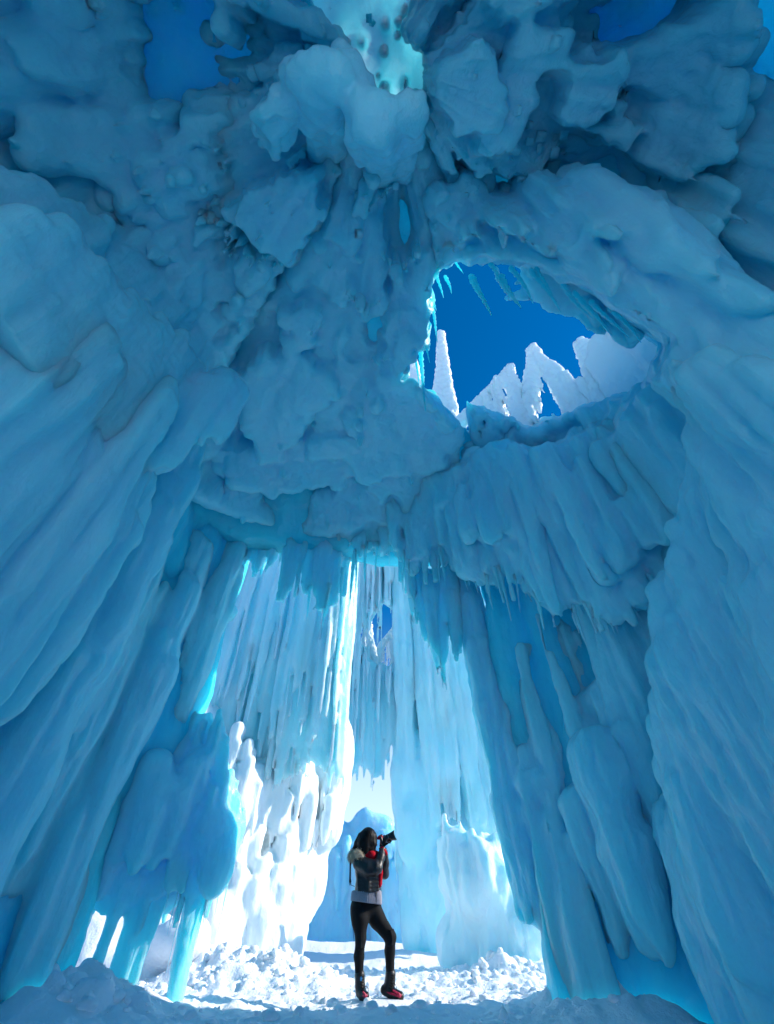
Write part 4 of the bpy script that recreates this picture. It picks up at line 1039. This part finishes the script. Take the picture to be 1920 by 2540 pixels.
# jacket
a = fig((370, 900, -.3), (860, 380, .3), 0.14, 0.008)
a.limb([(588, 800, 0, 132), (595, 700, 0, 128), (588, 600, 0, 138), (575, 520, 0, 128)], 0.04)
a.limb([(585, 845, 0, 140), (588, 790, 0, 136)], 0.03)
a.limb(ARM_R, 0.03); a.limb(ARM_L, 0.03)
for i in range(7):                                              # quilting folds
    y = 570 + i * 42
    a.limb([(470 + 2 * i, y + 8, -.17, 12), (590, y + 20, -.2, 13), (700, y + 10, -.16, 12)], 0.03)
for t in np.linspace(.1, .95, 7):
    A, B = q(480, 540, -.15), q(690, 590, -.22); p = A + (B - A) * t; a.blob(p[0], p[1], p[2], wr(66, p), 1.05, 0.02, 0.4)
b = a.box(q(300, 858, -.5) - np.array((0, 0, .5)), q(900, 858, .5)); 
if b: a.f[b[0]] = np.maximum(a.f[b[0]], (float(q(580, 862)[2]) - b[3]) + 0 * b[1] + 0 * b[2])
done(a, 'jacket', M_JACKET, lumps=0.006, fine=0.003, smooth=1)
# zip
a = fig((640, 990, -.2), (760, 620, -.1), 0.1, 0.006)
a.limb([(672, 980, -.155, 7), (678, 860, -.165, 7), (684, 700, -.16, 7)], 0.004); done(a, 'zip', M_BOOT)
# sweater hem
a = fig((370, 1010, -.25), (770, 820, .25), 0.1, 0.006)
a.limb([(568, 975, 0, 166), (572, 900, 0, 160), (582, 840, 0, 138)], 0.03)
zlo, zhi = float(q(570, 972)[2]), float(q(570, 835)[2])
wb = a.whole(); a.f[:] = np.maximum(a.f, np.maximum(zlo + (wb[1] - q(570, 975)[0]) * -0.10 - wb[3], wb[3] - zhi) + 0 * wb[2])
o = a.build('sweater_hem', M_KNIT, lumps=0, flute=0, fine=0)
n = len(o.data.vertices); co = np.empty(n * 3, np.float32); o.data.vertices.foreach_get('co', co); co = co.reshape(-1, 3)
c0 = q(572, 900); an = np.arctan2(co[:, 1] - c0[1], co[:, 0] - c0[0]); rr = 1 + 0.035 * np.sin(an * 46) * (np.abs(co[:, 2] - (zlo + .02)) < .1)
co[:, 0] = c0[0] + (co[:, 0] - c0[0]) * rr; co[:, 1] = c0[1] + (co[:, 1] - c0[1]) * rr
o.data.vertices.foreach_set('co', co.ravel()); child(o, PERSON)
# scarf: wrap and hanging end
a = fig((540, 820, -.25), (760, 380, .1), 0.1, 0.007)
a.limb([(560, 470, -.12, 40), (630, 460, -.15, 46), (672, 450, -.06, 36), (660, 440, .06, 34)], 0.03)
a.limb([(600, 500, -.12, 34), (660, 500, -.1, 30)], 0.03)
a.limb([(728, 560, -.12, 20), (722, 640, -.14, 26), (715, 780, -.14, 22)], 0.02)
a.limb([(700, 600, -.13, 12), (700, 780, -.15, 10)], 0.01); a.limb([(738, 600, -.1, 10), (735, 770, -.12, 9)], 0.01)
done(a, 'scarf', M_RED, lumps=0.004, flute=0.006, fine=0.004)
# hair
a = fig((370, 560, -.25), (700, 160, .2), 0.1, 0.007)
a.oval(585, 300, 0.0, 104, 122, 1.05, 0.03)
a.limb([(590, 250, -.04, 90), (560, 330, -.05, 92), (560, 420, -.08, 70), (565, 500, -.12, 42), (570, 560, -.14, 14)], 0.03)
a.limb([(640, 250, -.06, 46), (640, 330, -.09, 40), (620, 430, -.12, 30), (600, 520, -.14, 12)], 0.02)
a.limb([(525, 270, -.02, 66), (478, 330, -.02, 46), (440, 375, -.02, 22), (410, 405, -.02, 4)], 0.02)
a.limb([(480, 310, .04, 40), (440, 370, .04, 14), (415, 382, .04, 5)], 0.02)
HAIR = a.build('hair', M_HAIR, lumps=0.004, flute=0.0035, fine=0.001, ff=45.0); child(HAIR, PERSON)
def strand(path, r, name, mat, parent):
    cu = bpy.data.curves.new(name, 'CURVE'); cu.dimensions = '3D'; cu.bevel_depth = r; cu.bevel_resolution = 1
    for P in path:
        s_ = cu.splines.new('POLY'); s_.points.add(len(P) - 1)
        for pt, v_ in zip(s_.points, P): pt.co = (*v_, 1)
    o = bpy.data.objects.new(name, cu); COL.objects.link(o); cu.materials.append(mat)
    dg = bpy.context.evaluated_depsgraph_get(); me = bpy.data.meshes.new_from_object(o.evaluated_get(dg))
    bpy.data.objects.remove(o); bpy.data.curves.remove(cu)
    return child(new_obj(name, me, None, None), parent)
paths = []
for i in range(16):
    j = U(-10, 10); d = U(-.05, .02)
    paths.append([q(420 + j, 400, d), q(396 + j, 470, d), q(392 + j * .8, 600, d), q(390 + j * .9, 700, d), q(392 + j * 1.4, U(740, 790), d)])
for i in range(70):
    x = U(480, 670); x2 = x - (x - 585) * .25
    paths.append([q(575 + (x - 575) * .3, 190, -.04), q(x, 260, -.12 + abs(x - 585) * .0006), q(x2, 380, -.16), q(x2 - 5 + U(-14, 10), U(430, 600), -.17 + U(-.01, .02))])
strand(paths, 0.0022, 'hair_strands', M_HAIR, PERSON)
# fur collar: a body of fur with a coat of fine hairs
a = fig((390, 500, -.25), (560, 360, .15), 0.1, 0.008)
a.limb([(410, 470, .02, 34), (430, 450, -.08, 42), (480, 450, -.15, 44), (520, 480, -.18, 28)], 0.03)
FUR = done(a, 'fur_collar', M_FUR, lumps=0.012, fine=0.008)
me = FUR.data; n = len(me.vertices); co = np.empty(n * 3, np.float32); me.vertices.foreach_get('co', co); co = co.reshape(-1, 3)
nn = np.empty(n * 3, np.float32); me.vertices.foreach_get('normal', nn); nn = nn.reshape(-1, 3)
paths = []
for i in rng.choice(n, min(n, 1500), replace=False):
    d = nn[i] + np.array((U(-.6, .2), U(-.4, .2), U(-1.1, .1))); d /= np.linalg.norm(d); L = U(.015, .04)
    paths.append([co[i] - nn[i] * .004, co[i] + d * L * .6, co[i] + d * L + np.array((0, 0, -.006))])
strand(paths, 0.0011, 'fur_hairs', M_FUR, FUR)
# drawstring cord of the coat on the left
strand([[q(398, 480, -.05), q(386, 640, -.05), q(388, 740, -.05), q(404, 778, -.05), q(440, 790, -.08)]], 0.003, 'drawstring', M_BOOT, PERSON)
# blue strap behind the thigh
strand([[q(415, 1150, .03), q(424, 1280, .03), q(436, 1395, .03)]], 0.006, 'strap', M_BLUE, PERSON)
# gloved hands with red cuffs
def hand(base, fwd, up, side, s, name):
    """palm, four bent fingers of unequal length and a thumb from the side of the palm; fwd, up, side are unit vectors"""
    base, fwd, up, side = map(lambda v_: np.array(v_, float), (base, fwd, up, side))
    lo = base - 0.16; hi = base + 0.16
    a = Ice(lo, hi, 0.0045)
    P = lambda f, u, w_: base + s * (fwd * f + up * u + side * w_)
    a.bar(P(0, 0, -.018), P(.075, 0, -.028), .022 * s, 0.01, .018 * s); a.bar(P(0, 0, .018), P(.075, 0, .028), .022 * s, 0.01, .018 * s); a.bar(P(0.0, 0, 0), P(.07, 0, 0), .022 * s, 0.012, .02 * s)
    for k_, (w_, L) in enumerate(((-.036, .066), (-.012, .078), (.012, .074), (.034, .058))):
        b0 = P(.078, 0, w_); b1 = P(.078 + L * .42, .012, w_ * 1.1); b2 = P(.078 + L * .62, .042, w_ * 1.1); b3 = P(.078 + L * .48, .066, w_ * 1.05)
        a.bar(b0, b1, .0115 * s, .004, .0105 * s); a.bar(b1, b2, .0105 * s, .003, .0098 * s); a.bar(b2, b3, .0098 * s, .003, .0088 * s)
    t0 = P(.022, .006, -.034); t1 = P(.052, .03, -.062); t2 = P(.082, .05, -.058)
    a.bar(t0, t1, .0145 * s, .006, .012 * s); a.bar(t1, t2, .012 * s, .003, .010 * s)
    return child(a.build(name, M_GLOVE, lumps=0, flute=0, fine=0.0012, smooth=1), PERSON)
U3 = lambda *v_: np.array(v_) / np.linalg.norm(v_)
f1 = U3(0.45, 0.25, 0.86); u1 = U3(0.86, 0.1, -0.48); s1 = np.cross(f1, u1)
hand(q(752, 362, -.1), f1, u1, s1, 1.05, 'glove')
f2 = U3(0.1, 0.2, 0.97); u2 = U3(0.9, -0.35, 0.0); s2 = -np.cross(f2, u2)
hand(q(735, 350, .04), f2, u2, s2, 1.0, 'glove')
a = fig((690, 450, -.2), (810, 350, .1), 0.08, 0.006)
a.limb([(722, 378, -.12, 16), (760, 400, -.14, 22), (786, 428, -.13, 20)], 0.01); a.limb([(745, 375, -.13, 26), (752, 398, -.125, 36)], 0.01)
done(a, 'glove_cuff', M_RED, lumps=0.003, fine=0.003)
a = fig((690, 290, -.1), (760, 230, .1), 0.08, 0.006)
a.limb([(700, 262, -.06, 14), (735, 255, -.05, 18)], 0.01); done(a, 'glove_cuff', M_RED, fine=0.003)
# boots with laces, tread and pink-red ice cleats
def boot(seq_shaft, sole, dy_toe, name_lab, tagpos, dyk):
    a = fig((sole[0][0] - 40, sole[0][1] + 60, -.25), (sole[-1][0] + 60, seq_shaft[0][1] - 30, .25), 0.1, 0.006)
    a.limb(seq_shaft, 0.02)
    a.limb(sole, 0.02)
    for i in range(7):
        t = i / 6; (x0, y0, d0, r0), (x1, y1, d1, r1) = sole[0], sole[-1]
        a.limb([(x0 + (x1 - x0) * t, y0 + (y1 - y0) * t + 30, d0 + (d1 - d0) * t - .03, 8), (x0 + (x1 - x0) * t, y0 + (y1 - y0) * t + 50, d0 + (d1 - d0) * t - .03, 4)], .004)
    B = done(a, 'boot', M_BOOT, fine=0.002)
    a = fig((sole[0][0] - 40, sole[0][1] + 60, -.25), (sole[-1][0] + 60, seq_shaft[-1][1] - 30, .25), 0.1, 0.006)
    (x0, y0, d0, r0), (x1, y1, d1, r1) = sole[0], sole[-1]
    for sgn in (-1, 1):
        w_ = 0.048 * sgn
        a.limb([(x0 - 12, y0 + 6, d0 + w_ * .6, 9), (x0 + (x1 - x0) * .4, y0 + (y1 - y0) * .4 + 14, (d0 + d1) / 2 + w_ * 1.1, 9), (x1 - 12, y1 + 4, d1 + w_, 9), (x1 + 24, y1 + 6, d1, 9)], 0.01)
    a.limb([(x0 - 16, y0 - 24, d0, 11), (x0 - 20, y0 + 8, d0, 14)], 0.01)
    a.limb([(x1 - 20, y1 - 26, d1 - .045, 9), (x1 - 12, y1 - 32, d1 + .03, 9)], 0.01)
    a.limb([(x0 + (x1 - x0) * .55, y0 + (y1 - y0) * .55 - 30, d1 - .055, 9), (x1 - 20, y1 - 26, d1 - .045, 9), (x1 + 12, y1 - 6, d1 - .03, 9)], 0.01)
    done(a, 'cleat', M_CLEAT, B, fine=0.001)
    (sx, sy, sdy, sr), (ex, ey, edy, er) = seq_shaft[0], seq_shaft[-1]
    lc = []
    for i in range(6):
        t = i / 5; x = sx + (ex - sx) * t + 26; y = sy + (ey - sy) * t; d = sdy + (edy - sdy) * t + dyk
        lc.append([q(x - 22, y, d), q(x + 6, y + 12, d - .012), q(x + 24, y + 2, d + .03)])
    x, y, d = ex + 40, ey - 40, edy + dyk
    lc.append([q(x - 10, y, d), q(x + 30, y - 6, d), q(x + 48, y + 34, d), q(x + 40, y + 92, d)])
    lc.append([q(x - 10, y, d), q(x + 16, y + 24, d - .02), q(x + 22, y + 60, d)])
    strand(lc, 0.0035, 'lace', M_LEG, B)
    return B
BR = boot([(498, 1770, -.05, 56), (500, 1880, -.05, 52), (505, 1930, -.06, 50)], [(492, 1960, -.03, 38), (530, 1985, -.10, 46), (568, 1995, -.16, 38)], 0, '', None, -.085)
BL = boot([(835, 1760, .07, 58), (826, 1860, .07, 56), (815, 1905, .06, 54)], [(765, 1925, .07, 42), (850, 1965, .03, 48), (945, 1995, -.01, 38)], 0, '', None, -.085)
a = fig((490, 1830, -.2), (540, 1780, -.1), 0.05, 0.005); p = q(512, 1806, -.145); a.blob(p[0], p[1], p[2], .016, 1.4, .002, 1, .3); done(a, 'boot_tag', M_BLUE, BR)

# camera held to the eye: a thing of its own
CB = q(735, 285, -.02)
KAM = empty('camera_with_lens', tuple(float(v_) for v_ in CB))
tag(KAM, 'black camera with hooded zoom lens held up to the eye by the person', 'camera')
bpy.context.view_layer.update()
ax = U3(0.95, 0.0, 0.29); up = U3(-0.29, 0, 0.95); sd_ = np.array((0., 1., 0.))
def turned(profile, name, mat, seg=28, cut=None):
    """a lathed part along the lens axis: profile of (distance, radius)"""
    V = []; F = []
    for i, (d, r) in enumerate(profile):
        for j in range(seg):
            an = 2 * math.pi * j / seg
            dd = d
            if cut and i in cut: dd = d - 0.016 * (0.5 - 0.5 * math.cos(2 * an))
            V.append(CB + ax * dd * 1.12 + up * (r * 1.2 * math.cos(an)) + sd_ * (r * 1.2 * math.sin(an)))
    n = len(profile)
    for i in range(n - 1):
        for j in range(seg): F.append((i * seg + j, i * seg + (j + 1) % seg, (i + 1) * seg + (j + 1) % seg, (i + 1) * seg + j))
    o = mesh_np(name, np.array(V), F, mat, None, True)
    return child(o, KAM)
a = Ice(CB - .16, CB + .16, 0.005)
for w_ in (-.045, -.02, .02, .045):
    a.bar(CB + sd_ * w_ - up * .03, CB + sd_ * w_ + up * .025, .022, .012)
a.bar(CB + sd_ * .06 - up * .03 + ax * .01, CB + sd_ * .06 + up * .02 + ax * .01, .024, .01)
a.bar(CB + up * .045 - ax * .02, CB + up * .045 + ax * .015, .02, .012, .024)
child(a.build('camera_body', M_CAM, lumps=0, flute=0, fine=0), KAM)
turned([(0.0, .0), (0.0, .034), (.02, .034), (.022, .037), (.05, .037), (.052, .034), (.075, .034), (.078, .038), (.118, .039), (.12, .036), (.15, .037), (.15, .03), (.14, .0)], 'lens', M_CAM)
turned([(.118, .040), (.15, .045), (.195, .053), (.195, .050), (.15, .042), (.118, .038)], 'lens_hood', M_CAM, 36, (2, 3))
turned([(.0905, .0395), (.0925, .0402), (.0945, .0395)], 'lens_ring', M_STEEL)
